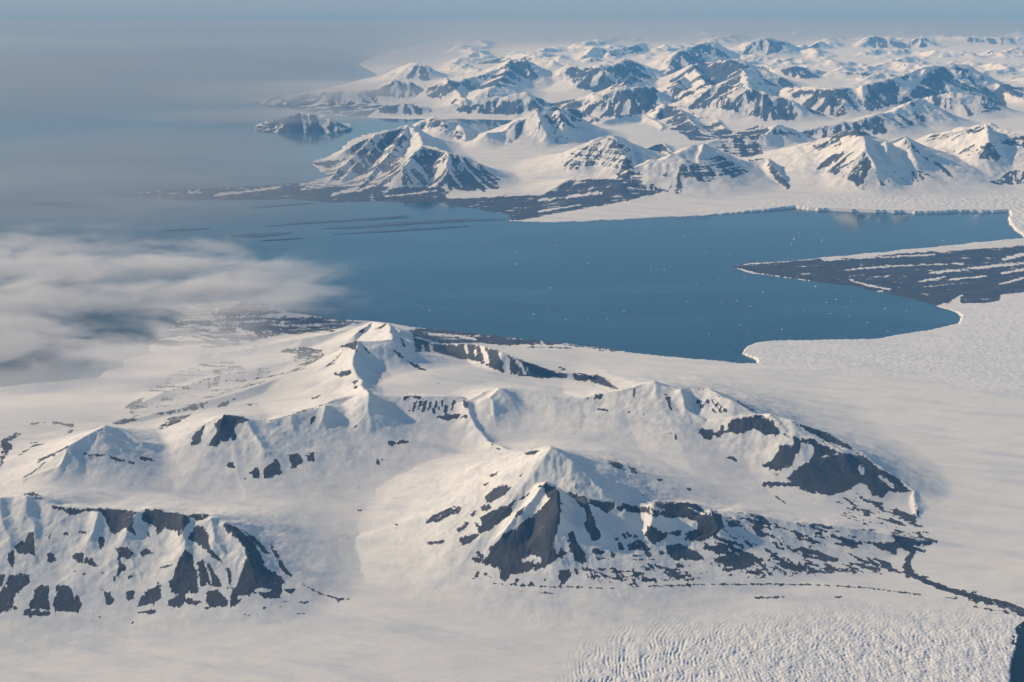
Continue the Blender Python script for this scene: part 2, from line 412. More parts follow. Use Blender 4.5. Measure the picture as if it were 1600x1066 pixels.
# fall-line gullies (noise dragged down the slope)
def gradients(Zg):
    gr = np.gradient(Zg, axis=0) / np.gradient(RR)[:, None]
    gt = np.gradient(Zg, axis=1) / (RR[:, None] * np.gradient(TH)[None, :])
    return gr, gt
def blur(a, k):
    for ax in (0, 1):
        c = a.copy()
        for o in range(1, k + 1):
            c += np.roll(a, o, ax) + np.roll(a, -o, ax)
        a = c / (2 * k + 1)
    return a
def dragged(Zg, seed, pre, steps):
    gr, gt = gradients(blur(Zg, 2))
    mag = np.hypot(gr, gt) + 1e-4
    di = gr / mag / np.gradient(RR)[:, None] * (RR[:, None] * 0.0012)
    dj = gt / mag * 0.0012 / np.gradient(TH)[None, :]
    rng = np.random.default_rng(seed)
    n0 = blur(rng.random(Zg.shape), pre)
    n0 = (n0 - n0.mean()) / n0.std()
    acc = n0.copy()
    for sgn in (1, -1):
        pi, pj = np.meshgrid(np.arange(NR, dtype=float), np.arange(NC, dtype=float), indexing='ij')
        for _ in range(steps):
            ii = np.clip(pi + .5, 0, NR - 1).astype(np.int32); jj = np.clip(pj + .5, 0, NC - 1).astype(np.int32)
            pi += sgn * di[ii, jj]; pj += sgn * dj[ii, jj]
            acc += n0[np.clip(pi + .5, 0, NR - 1).astype(np.int32), np.clip(pj + .5, 0, NC - 1).astype(np.int32)]
    acc = (acc - acc.mean()) / acc.std()
    return acc
LIC2 = dragged(Z, 5, 1, 9)
LIC = 0.6 * LIC2 + 0.6 * dragged(Z, 6, 3, 22)
gr, gt = gradients(blur(Z, 2))
SLOPE = np.hypot(gr, gt)
Z += np.clip(LIC, -2, 2) * smoothstep(.3, .6, SLOPE) * rug * (5 + 14 * far)
# ------------------------------------------------------------------ bare rock against snow, some shaded faces painted in with it
OX, OY, RW, RH = 160, 40, 1920, 1146
VAL = np.zeros((RH, RW), np.float32); STK = VAL.copy(); STR = VAL.copy(); FLT = VAL.copy()

def poly(tile, pts, val=1.0, kind=''):
    q = [tpx(tile, u, v) for u, v in pts]
    xs = [p[0] for p in q]; ys = [p[1] for p in q]
    x0 = max(int(min(xs)) - 2 + OX, 0); x1 = min(int(max(xs)) + 3 + OX, RW)
    y0 = max(int(min(ys)) - 2 + OY, 0); y1 = min(int(max(ys)) + 3 + OY, RH)
    if x1 <= x0 or y1 <= y0:
        return
    gy, gx = np.mgrid[y0:y1, x0:x1]
    m = inside(gx - OX + .5, gy - OY + .5, q)
    put(m, y0, y1, x0, x1, val, kind)

def put(m, y0, y1, x0, x1, val, kind):
    VAL[y0:y1, x0:x1][m] = val
    STK[y0:y1, x0:x1][m] = 1.0 if 's' in kind else (0.15 if 't' in kind else 0.5)
    STR[y0:y1, x0:x1][m] = 1.0 if 't' in kind else 0.0
    FLT[y0:y1, x0:x1][m] = 1.0 if 'h' in kind else 0.0

def stroke(tile, pts, w, val=1.0, kind=''):
    q = [tpx(tile, u, v) for u, v in pts]
    w = w * 0.35 / 2
    for (ax, ay), (ex, ey) in zip(q[:-1], q[1:]):
        x0 = max(int(min(ax, ex) - w) - 2 + OX, 0); x1 = min(int(max(ax, ex) + w) + 3 + OX, RW)
        y0 = max(int(min(ay, ey) - w) - 2 + OY, 0); y1 = min(int(max(ay, ey) + w) + 3 + OY, RH)
        if x1 <= x0 or y1 <= y0:
            continue
        gy, gx = np.mgrid[y0:y1, x0:x1]
        gx = gx - OX + .5; gy = gy - OY + .5
        dx, dy = ex - ax, ey - ay
        t = np.clip(((gx - ax) * dx + (gy - ay) * dy) / (dx * dx + dy * dy + 1e-6), 0, 1)
        put(np.hypot(gx - ax - t * dx, gy - ay - t * dy) < max(w, .7), y0, y1, x0, x1, val, kind)

# far ranges: dark faces paint rock and blue shade together
for args in [
 (2,[(240,350),(300,300),(370,285),(450,320),(440,362)],.5,'s'),
 (2,[(-500,432),(-150,425),(0,410),(120,417),(200,403),(280,360),(350,372),(410,404),(400,425),(300,440),(200,425),(150,470),(50,462),(-150,455),(-400,450)],.78,'s'),
 (2,[(410,407),(450,382),(510,357),(570,370),(550,402),(480,440),(420,432)],.85,'s'),
 (2,[(570,370),(690,330),(740,312),(800,272),(870,280),(940,345),(850,372),(700,392),(600,402)],.8,'s'),
 (2,[(690,335),(760,310),(775,322),(730,332)],.1,'s'),
 (2,[(180,482),(320,460),(470,490),(400,512),(220,507)],.62,'s'),
 (2,[(540,490),(700,455),(850,445),(950,440),(940,492),(800,512),(600,507)],.75,'s'),
 (2,[(690,420),(715,412),(730,445),(690,450)],.2,'s'),
 (2,[(1010,322),(1060,295),(1105,312),(1060,342)],.75,'s'),
 (2,[(1060,352),(1130,302),(1250,302),(1310,270),(1370,285),(1430,352),(1300,382),(1180,412),(1090,392)],.78,'s'),
 (2,[(960,462),(1100,440),(1250,410),(1400,390),(1450,430),(1440,500),(1300,522),(1150,522),(1000,492)],.7,'s'),
 (2,[(1490,300),(1540,235),(1600,230),(1600,330),(1530,352)],.7,'s'),
 (2,[(1460,432),(1520,390),(1600,340),(1600,480),(1500,480)],.55,'s'),
 (3,[(0,310),(60,322),(80,352),(40,382),(0,352)],.75,'s'),
 (3,[(90,330),(130,292),(240,282),(300,266),(390,302),(340,312),(330,382),(250,382),(120,362)],.85,'s'),
 (3,[(400,312),(540,356),(580,392),(450,382)],.7,'s'),
 (3,[(100,420),(200,400),(330,400),(450,420),(560,450),(600,532),(450,542),(330,502),(230,472),(120,482)],.7,'s'),
 (3,[(540,405),(740,402),(880,390),(1100,332),(1040,402),(1040,462),(900,502),(830,492),(800,522),(650,512),(600,462)],.66,'s'),
 (3,[(1040,465),(1120,382),(1180,312),(1260,302),(1340,302),(1260,372),(1210,432),(1100,452)],.92,'s'),
 (3,[(1225,420),(1260,372),(1330,332),(1400,382),(1500,402),(1530,482),(1400,442)],.5,'s'),
 (3,[(1190,435),(1350,434),(1520,490),(1350,522),(1210,502)],.42,'s'),
 (3,[(1480,375),(1600,382),(1600,452),(1540,422)],.8,'s'),
 (3,[(510,315),(560,299),(620,303),(695,347),(620,352),(540,342)],.75,'s'),
 (3,[(740,325),(880,322),(1015,347),(900,345)],.42,'s'),
 (3,[(0,300),(110,220),(190,188),(290,255),(200,290),(100,300)],.55,'s'),
 (3,[(330,250),(390,188),(450,173),(540,192),(500,240),(400,252)],.52,'s'),
 (3,[(630,230),(685,187),(690,210)],.6,'s'),
 (3,[(860,215),(930,164),(1050,194),(1150,168),(1220,202),(1100,217)],.62,'s'),
 (3,[(1220,168),(1700,168),(1700,207),(1400,192)],.6,'s'),
 (3,[(1415,243),(1460,224),(1480,240)],.6,'s'),
 (2,[(1100,258),(1160,217),(1240,230),(1380,200),(1440,222),(1300,245)],.45,'s'),
 (2,[(630,285),(760,253),(840,243),(960,268),(980,300),(900,285),(820,265),(740,285)],.42,'s'),
 (1,[(1100,612),(1130,575),(1250,525),(1330,508),(1430,512),(1500,545),(1600,590),(1600,612),(1400,615)],.74,'s'),
 (1,[(1080,465),(1200,430),(1400,425),(1640,410),(1700,470),(1640,525),(1450,510),(1200,480)],.62,'h'),
 # middle mountains
 (3,[(0,470),(100,420),(120,370),(330,380),(440,420),(560,450),(600,532),(450,542),(330,502),(230,480),(120,490)],.6,'s'),  # far massif's blue shade filled in as rock between its cliff bands
 (2,[(0,830),(480,835),(560,880),(700,880),(930,870),(1080,800),(1290,800),(1440,832),(1500,852),(1300,900),(1000,955),(800,990),(700,970),(480,940),(0,940)],.84,'h'),
 (1,[(440,880),(780,845),(1350,812),(1500,765),(1380,725),(1500,715),(1600,640),(1600,910),(780,905)],.84,'h'),
 (2,[(500,870),(540,850),(600,842),(660,860),(700,870),(660,882),(520,888)],.2,'h'),
 (2,[(-150,850),(0,740),(60,662),(190,602),(330,572),(345,610),(250,700),(140,830),(0,835)],.6,'s'),
 (2,[(140,828),(250,700),(345,580),(405,657),(510,682),(500,832),(330,826)],.36,'s'),
 (2,[(345,575),(400,655),(330,690),(290,700)],.05,'s'),
 (2,[(510,682),(560,692),(640,722),(700,772),(750,800),(740,842),(650,850),(560,850),(500,842)],.8,'s'),  # shaded right flank: its shade painted in as rock
 (2,[(510,682),(530,690),(520,760),(506,770)],.2,'s'),
 (2,[(375,578),(440,527),(550,547),(600,620),(600,642),(520,602),(450,572)],.48,'t'),
 (2,[(760,600),(830,545),(900,522),(1000,500),(1060,532),(1110,602),(1000,642),(960,642),(900,562),(790,642),(760,622)],.36,'s'),
 (2,[(1035,492),(1150,492),(1220,532),(1150,552),(1080,540),(1050,512)],.5,'s'),  # blue shade of the back slopes painted in as rock
 (2,[(1060,680),(1110,660),(1240,612),(1340,672),(1340,742),(1430,832),(1300,802),(1200,742),(1050,762)],.44,'t'),
 (2,[(1020,722),(1070,707),(1080,742),(1030,747)],.62,''),
 (2,[(930,872),(1085,790),(1200,840),(1290,780),(1440,835),(1450,850),(1250,880),(1000,885)],.72,'h'),
 (2,[(1390,665),(1470,642),(1535,695),(1480,690)],.55,'t'),
 (2,[(1470,780),(1560,720),(1600,760),(1560,842),(1520,862)],.46,'t'),
 (3,[(90,790),(110,740),(200,692),(260,702),(375,768),(300,800),(150,790)],.66,'t'),
 (3,[(0,860),(40,790),(80,760),(90,830),(60,870)],.55,'s'),
 (3,[(125,790),(220,797),(205,815),(140,808)],.5,'s'),
 (3,[(190,642),(300,625),(450,640),(440,702),(330,702),(230,667)],.55,'t'),
 (3,[(280,622),(330,582),(430,562),(470,580),(440,602),(370,617)],.7,'s'),
 (3,[(470,580),(620,592),(600,612),(480,602)],.45,'t'),
 (3,[(650,650),(780,602),(790,642),(700,682),(660,667)],.5,'s'),
 (3,[(670,752),(740,690),(880,672),(920,722),(930,762),(910,842),(870,852),(840,812),(760,782)],.58,'s'),
 (3,[(930,762),(1100,750),(1230,790),(1100,822),(930,832)],.3,'s'),
 (3,[(1070,627),(1130,667),(1150,692),(1080,672)],.6,'s'),
 (3,[(1150,637),(1200,604),(1330,582),(1420,562),(1440,582),(1340,602),(1200,627)],.6,'s'),
 (3,[(1240,682),(1350,652),(1450,642),(1500,702),(1480,722),(1380,702),(1280,692)],.48,'s'),
 (3,[(1430,642),(1600,602),(1700,612),(1700,662),(1470,642)],.62,'t'),
 (3,[(1440,817),(1540,762),(1700,755),(1700,817),(1500,824)],.75,'s'),
 (3,[(600,592),(700,565),(830,548),(960,520),(900,605),(750,614),(640,614)],.72,'s'),
 (3,[(950,520),(1030,507),(1150,512),(1180,540),(950,602),(900,605)],.46,'s'),
 (2,[(1440,522),(1490,472),(1560,492),(1620,580),(1690,605),(1560,600)],.85,'s'),
 (3,[(0,480),(80,512),(160,592),(100,612),(0,562)],.9,'s'),
 (3,[(100,490),(260,552),(310,602),(200,602),(120,522)],.6,'s'),
 (3,[(90,602),(300,605),(310,622),(110,630)],.7,'s'),
 # near coastal flat and the far left coast
 (5,[(330,490),(480,497),(700,520),(850,540),(1000,550),(1200,572),(1400,603),(1230,595),(1000,582),(850,582),(740,570),(650,560),(480,562),(360,532)],.74,'h'),
 (4,[(780,372),(1000,360),(1120,380),(1300,420),(1200,440),(1000,462),(850,480),(700,520),(640,560),(540,600),(520,650),(620,600),(800,520),(700,470)],.6,'h'),
 (4,[(600,560),(700,520),(900,470),(1150,440),(1500,450),(1640,470),(1550,482),(1480,512),(1300,522),(1200,532),(1100,562),(950,582),(750,577)],.6,'h'),
 (4,[(500,917),(560,897),(700,887),(640,902),(530,927)],.8,''),
 (4,[(590,872),(700,852),(830,842),(945,817),(900,852),(760,877),(600,887)],.8,''),
 (4,[(700,942),(760,892),(860,877),(800,912),(720,947)],.75,''),
 (4,[(950,852),(1000,822),(1060,802),(1010,842)],.75,''),
 (4,[(550,852),(600,817),(660,795),(610,840)],.7,''),
 (4,[(640,790),(760,700),(900,650),(1050,640),(1100,680),(960,740),(800,770)],.42,'s'),
 (4,[(560,850),(760,775),(1000,705),(1300,640),(1420,690),(1200,730),(1000,790),(800,855),(600,900)],.34,'h'),
 (4,[(1240,592),(1360,577),(1440,592),(1450,612),(1400,652),(1320,662),(1310,622)],.62,''),
 (4,[(1080,590),(1150,572),(1130,602)],.8,''),
 (4,[(1390,892),(1415,882),(1385,930)],1,''),
 (4,[(1095,832),(1160,827),(1120,842)],.8,''),
 (4,[(1245,842),(1265,834),(1255,846)],.8,''),
 (4,[(0,1000),(50,965),(105,950),(80,980),(40,1000),(60,1020),(0,1050)],.85,''),
 (4,[(0,1040),(60,1015),(20,1080),(0,1120)],.8,''),
 (4,[(280,972),(330,947),(320,962)],.9,''),
 (4,[(985,900),(1000,880),(1080,885),(1115,907),(1060,920),(1040,960),(1020,990),(960,1022),(930,1017),(970,960),(960,920)],1,'s'),
 (4,[(870,960),(920,920),(900,970),(895,1007),(850,1022),(855,990)],1,'s'),
 (4,[(1040,940),(1060,935),(1055,990),(1035,1000)],.6,'s'),
 (4,[(1505,580),(1560,555),(1600,550),(1590,602),(1560,582)],.9,''),
 (4,[(1450,662),(1500,622),(1540,582),(1490,652),(1455,667)],.85,''),
 (4,[(1480,697),(1560,677),(1570,697),(1520,712)],.85,''),
 # peninsula of bare moraine
 (6,[(260,213),(450,203),(720,183),(900,172),(1200,152),(1600,127),(2100,95),(2100,300),(1600,335),(1500,345),(1490,372),(1400,387),(1330,387),(1310,375),(1330,342),(1300,352),(1270,377),(1240,382),(1200,399),(1150,385),(1000,345),(850,315),(600,275),(400,247)],.88,'h'),
]:
    poly(*args)
for args in [
 (6,[(800,235),(1000,217),(1330,205)],5,0),(6,[(825,280),(900,302),(1000,320)],7,0),(6,[(1180,250),(1340,230),(1600,203)],10,0),(6,[(1500,250),(1600,232)],8,0),
 (6,[(1130,287),(1250,265)],6,0),(6,[(1270,277),(1430,262)],6,0),(6,[(1510,187),(1600,163)],13,0),(6,[(900,268),(1000,262)],4,0),(6,[(700,190),(1200,165)],6,0),(6,[(1490,300),(1600,268)],7,0),
 (6,[(720,182),(900,165),(1000,148),(1300,128),(1600,100)],26,0),
 (5,[(430,520),(560,528),(640,545)],9,0),(5,[(800,575),(1000,572),(1180,590)],9,0),(5,[(1030,560),(1160,575)],6,0),
 (2,[(240,875),(330,868),(460,852)],6,0),(2,[(0,865),(120,850),(180,828)],7,0),(2,[(920,895),(1050,880),(1200,860)],8,0),(2,[(920,945),(1100,915)],6,0),(2,[(510,990),(670,978)],5,0),
 (1,[(960,872),(1130,852),(1250,835)],9,0),(1,[(1340,825),(1500,800),(1600,775)],8,0),(1,[(840,860),(920,855)],6,0),(1,[(1480,872),(1600,835)],9,0),(1,[(1530,680),(1570,645)],9,0),
 (3,[(380,722),(450,718),(490,780),(545,832)],22,.8),(3,[(1160,702),(1220,735),(1280,793)],16,.75),(3,[(905,680),(930,740),(895,845)],14,0),
 (4,[(140,922),(220,915)],9,.9),(4,[(240,915),(330,930)],11,.9),(4,[(130,1010),(165,1003)],7,.9),(4,[(1390,812),(1430,795)],9,.9),(4,[(1200,910),(1300,880),(1440,838)],6,.7),
 (7,[(170,80),(300,15)],11,.85),(7,[(100,160),(200,88)],6,.75),(7,[(60,70),(150,10),(200,0)],6,.75),
]:
    stroke(*args)

# nearest mountains
for args in [
 (7,[(230,275),(290,285),(300,312),(270,302),(235,292)]),(7,[(300,288),(450,289),(560,297),(600,310),(590,360),(610,412),(560,382),(500,412),(470,350),(460,302),(380,302),(330,320),(302,322)]),
 (7,[(650,292),(720,298),(840,318),(845,350),(800,412),(770,382),(740,372),(700,412),(690,370),(630,342)]),(7,[(830,316),(930,315),(942,325),(900,340),(840,330)]),
 (7,[(880,365),(912,365),(935,410),(930,460),(970,500),(1005,545),(960,512),(900,462),(840,427),(850,400),(870,380)]),
 (7,[(825,470),(850,490),(885,520),(930,530),(960,570),(990,640),(950,640),(890,635),(880,670),(800,672),(760,667),(755,620),(780,580),(790,520)]),
 (7,[(640,660),(710,635),(720,690),(680,717),(610,735)]),(7,[(750,700),(820,677),(870,700),(910,710),(850,720),(760,730)]),(7,[(920,660),(970,655),(1015,700),(1010,727),(935,732),(920,690)]),
 (7,[(1000,350),(1060,375),(1120,430),(1170,500),(1190,560),(1250,570),(1265,620),(1250,690),(1180,690),(1130,665),(1080,690),(1060,720),(1025,742),(1030,670),(1070,600),(1095,530),(1090,460),(1050,420),(1005,390)]),
 (7,[(1080,380),(1150,430),(1210,500),(1180,490),(1130,440)]),(7,[(1200,435),(1250,510),(1310,602),(1260,570),(1225,500)]),(7,[(1265,648),(1322,650),(1300,668),(1265,660)]),(7,[(1330,705),(1380,705),(1360,718)]),
 (7,[(510,465),(560,462),(600,490),(580,510),(530,512),(520,480)]),(7,[(525,500),(550,540),(565,555),(530,590),(510,620),(505,600),(530,560)]),(7,[(620,490),(650,465),(682,490),(640,502)]),(7,[(570,590),(600,570),(592,602),(572,610)]),
 (7,[(560,660),(605,655),(600,692),(570,702)],.8),(7,[(440,420),(465,415),(470,450),(445,477),(437,440)]),(7,[(450,650),(490,660),(510,712),(480,727),(465,690)]),
 (7,[(185,630),(220,640),(222,742),(130,740),(135,690),(155,650)]),(7,[(250,632),(300,630),(350,690),(372,720),(350,754),(240,747),(230,720),(245,680)]),
 (7,[(40,590),(140,580),(140,620),(100,650),(70,680),(60,720),(92,742),(0,762),(-60,760),(-60,660),(0,660),(20,630)],.9),(7,[(-40,580),(25,582),(10,640),(-40,650)]),
 (7,[(60,460),(125,410),(158,450),(155,500),(120,490),(85,490)]),(7,[(120,390),(147,390),(140,422),(125,415)]),(7,[(30,490),(65,485),(60,555),(40,540)]),
 (7,[(315,485),(370,490),(420,520),(440,552),(400,545),(320,520)],.9),(7,[(200,490),(240,485),(252,525),(210,532)],.6),(7,[(210,395),(247,390),(235,430),(215,430)],.62),(7,[(265,388),(305,390),(307,415),(275,405)],.65),
 (7,[(345,390),(387,390),(385,403),(350,403)]),(7,[(105,740),(160,742),(255,762),(180,772),(100,769)]),(7,[(106,225),(150,215),(202,247),(150,252),(115,252)],.7),(7,[(320,566),(345,570),(335,578)]),(7,[(358,577),(395,577),(375,588)]),
 (7,[(430,770),(460,770),(450,782)]),(7,[(400,785),(430,795),(420,800)]),(7,[(610,755),(660,742),(705,745),(690,760),(640,760)],.8),(7,[(580,800),(600,798),(595,808)]),(7,[(905,730),(938,733),(925,743)]),
 (7,[(365,42),(450,48),(490,45),(450,57),(400,56)]),(7,[(488,53),(520,65),(570,73),(605,90),(590,97),(530,82),(490,70)]),(7,[(600,62),(660,60),(700,80),(640,80)],.7,'s'),
 (7,[(1110,130),(1150,105),(1170,152),(1130,157)]),(7,[(1175,160),(1180,110),(1240,65),(1260,132),(1220,152)]),(7,[(1295,50),(1330,40),(1352,80),(1310,117),(1295,110)]),(7,[(1370,40),(1422,36),(1402,80),(1375,77)]),
 (7,[(1010,95),(1045,80),(1047,114),(1020,105)]),(7,[(985,77),(1030,60),(1010,72)]),(7,[(1083,157),(1102,148),(1095,167)]),
 (7,[(1510,200),(1525,205),(1515,210)],.8),(7,[(1592,188),(1605,195),(1598,200)]),
 (8,[(945,175),(1000,195),(1015,215),(1015,300),(1015,380),(990,420),(985,460),(1005,510),(970,540),(920,562),(830,584),(780,587),(740,562),(700,547),(620,522),(615,505),(690,520),(700,462),(760,410),(850,350),(930,290),(960,250),(950,215)]),
 (8,[(1020,460),(1045,490),(1020,517),(1000,502)]),(8,[(1050,400),(1070,388),(1110,450),(1135,490),(1130,532),(1095,542),(1060,470)]),
 (8,[(1010,200),(1080,225),(1130,240),(1150,290),(1175,370),(1200,412),(1190,430),(1170,437),(1150,442),(1125,400),(1120,360),(1140,340),(1120,290),(1080,252),(1030,217)]),
 (8,[(1058,280),(1085,300),(1077,317)]),(8,[(1145,241),(1200,260),(1260,263),(1255,295),(1215,312),(1190,290),(1150,268)]),(8,[(1265,275),(1302,285),(1290,307),(1265,297)]),
 (8,[(1290,263),(1340,273),(1430,288),(1502,320),(1440,330),(1400,312),(1310,302)]),(8,[(1430,260),(1520,260),(1600,273),(1600,335),(1540,322),(1490,300),(1440,275)]),
 (9,[(-5,260),(100,264),(150,280),(190,320),(210,300),(250,320),(265,370),(230,402),(160,442),(90,432),(90,400),(145,380),(140,345),(60,332),(-5,330)]),
 (8,[(1405,365),(1450,380),(1500,417),(1430,457),(1390,410)]),(8,[(1480,455),(1550,450),(1605,480),(1605,520),(1520,522),(1490,490)]),(9,[(0,455),(60,446),(120,475),(182,515),(130,527),(30,517)]),
 (8,[(1290,400),(1320,393),(1332,420),(1300,427)]),(8,[(1320,440),(1350,438),(1372,470),(1320,477)]),(8,[(1360,430),(1390,440),(1427,475),(1390,477)]),(8,[(1270,445),(1290,438),(1302,475),(1270,472)]),
 (8,[(1240,480),(1260,490),(1257,517),(1240,507)]),(8,[(1160,465),(1222,485),(1200,497),(1155,490)]),(8,[(1175,509),(1237,515),(1180,521)]),(8,[(1340,395),(1367,420),(1345,417)]),(8,[(1568,400),(1605,388),(1605,432),(1580,427)]),
 (8,[(1480,395),(1562,388),(1550,412),(1490,407)]),(8,[(1445,475),(1487,485),(1470,507)]),(8,[(1255,420),(1280,418),(1275,433),(1258,430)]),(8,[(1390,485),(1425,490),(1420,505),(1400,503)]),(8,[(1330,497),(1395,500),(1340,506)]),
 (8,[(1010,570),(1050,560),(1062,590),(1020,637),(1010,610)],.9),(8,[(1070,555),(1112,570),(1090,592)],.9),(8,[(740,570),(790,585),(770,617),(745,607)],.9),(8,[(805,600),(840,605),(822,619)]),(8,[(870,622),(892,620),(885,630)]),(8,[(940,605),(955,600),(950,615)]),
 (8,[(680,240),(720,200),(760,180),(802,195),(770,225),(710,262),(685,262)]),(8,[(800,260),(877,226),(840,252),(800,274)]),(8,[(660,330),(720,295),(802,265),(790,320),(750,350),(700,387),(660,402),(640,380),(635,350),(665,370)]),
 (8,[(558,425),(640,400),(655,410),(610,447),(580,452)]),(8,[(820,310),(862,275),(840,312),(815,337)]),(8,[(550,380),(607,348),(590,382),(560,397)]),(8,[(598,320),(642,293),(625,327)]),(8,[(660,285),(702,268),(705,287),(670,307)]),
 (8,[(408,347),(430,325),(500,300),(540,280),(582,285),(560,312),(520,322),(480,347),(420,357)],.85),(8,[(690,145),(747,118),(720,152)]),(8,[(670,180),(702,173),(682,202)]),(8,[(828,147),(852,128),(840,152)]),(8,[(788,232),(822,213),(810,227)]),
 (8,[(413,440),(500,432),(497,446),(430,451)]),(8,[(848,38),(927,30),(900,50),(870,53)]),(8,[(700,-4),(722,4),(710,10)]),(8,[(728,18),(752,30),(735,32)]),(8,[(910,195),(950,185),(945,200)]),
 (8,[(1218,72),(1292,90),(1307,127),(1250,102)]),(8,[(1313,97),(1350,115),(1367,141),(1330,127)]),(8,[(1443,158),(1482,160),(1460,169)]),(8,[(1380,228),(1398,230),(1390,236)]),(8,[(1070,190),(1100,185),(1090,195)]),(8,[(1565,200),(1602,212),(1590,214)]),
 (8,[(105,295),(130,295),(125,305),(110,303)]),(8,[(180,65),(240,70),(205,95),(180,105)],.7),(8,[(105,188),(118,200),(112,207)]),(8,[(250,-5),(330,-5),(270,18)],.8),(8,[(258,347),(298,365),(285,368)]),(8,[(-5,690),(85,696),(30,702)],.8),
 (6,[(82,848),(120,880),(200,905),(270,907),(240,912),(150,895),(110,875)]),(6,[(265,930),(300,900),(400,881),(440,883),(480,900),(500,950),(520,972),(440,967),(400,947),(340,967),(260,962),(230,987),(170,992),(150,962),(150,942),(200,947),(240,945),(233,912)]),
 (9,[(500,-60),(560,-28),(640,-24),(700,-14),(780,40),(880,55),(940,95),(1000,135),(1050,165),(1087,215),(1040,222),(990,207),(970,247),(920,232),(900,190),(870,175),(820,207),(740,232),(640,222),(600,197),(535,157),(600,105),(640,80),(662,40),(662,5),(600,0),(560,-20)]),
 (9,[(510,10),(605,3),(580,60),(550,110),(490,117),(420,102),(480,70),(500,40)]),(9,[(428,180),(480,170),(600,178),(615,197),(560,193),(440,190)]),(9,[(265,62),(290,55),(325,75),(315,85)]),(9,[(480,135),(510,132),(500,145)]),
 (6,[(555,906),(650,938),(740,968),(820,1018),(875,1062),(810,1034),(720,1002),(640,962)]),(6,[(900,985),(920,1000),(975,1060),(930,1020)],.5),
 (5,[(1475,780),(1500,790),(1512,840),(1495,852),(1480,820)]),(5,[(1498,855),(1517,858),(1510,867)]),(5,[(1513,960),(1537,968),(1532,990),(1512,987)]),(5,[(1165,790),(1207,785),(1202,810),(1168,814)]),(5,[(1173,855),(1215,848),(1232,865),(1190,862)]),
 (5,[(1308,865),(1332,863),(1325,877)]),(5,[(1355,865),(1362,865),(1360,877)]),(5,[(1380,868),(1395,875),(1388,888)]),(5,[(1340,762),(1350,765),(1350,803),(1340,800)]),(5,[(1565,845),(1600,868),(1605,888)]),(5,[(1170,820),(1185,822),(1178,832)]),(5,[(1470,925),(1480,928),(1472,935)]),
 (5,[(1130,805),(1145,803),(1138,812)]),(5,[(455,885),(540,878),(600,878),(602,893),(520,903),(465,897)]),(5,[(310,798),(335,793),(395,798),(395,810),(350,803),(315,815)]),(5,[(580,815),(597,820),(608,855),(590,852)]),(5,[(88,937),(112,923),(105,938)]),
 (5,[(290,992),(315,987),(342,997),(330,1008),(295,1015)]),(5,[(248,1000),(276,1002),(268,1017),(250,1018)]),(5,[(335,860),(348,857),(350,867)]),(5,[(455,735),(478,738),(465,742)]),(5,[(1000,665),(1035,668),(1040,680),(1010,678)],.6),
 (5,[(90,730),(112,725),(108,762),(95,765)],.8),(5,[(190,500),(230,473),(252,478),(205,512)],.9),(5,[(100,522),(160,478),(130,515)],.8),(5,[(265,588),(285,597),(318,627),(290,618)],.9),(5,[(325,637),(370,650),(435,688),(420,690),(360,665)],.8),(5,[(138,578),(150,582),(168,612),(155,605)],.8),  # strokes inside the cirque draw its dark shading as rock
 (5,[(298,530),(315,545),(328,582),(310,570)],.7,'s'),(5,[(300,660),(330,672),(310,668)],.7),  # first stroke also draws cirque shading as rock
 (5,[(358,537),(480,567),(650,565),(750,601),(850,641),(1000,691),(1180,701),(1283,767),(1240,760),(1150,734),(1000,714),(900,713),(770,698),(650,647),(560,628),(450,602),(370,600)]),
]:
    poly(*args)
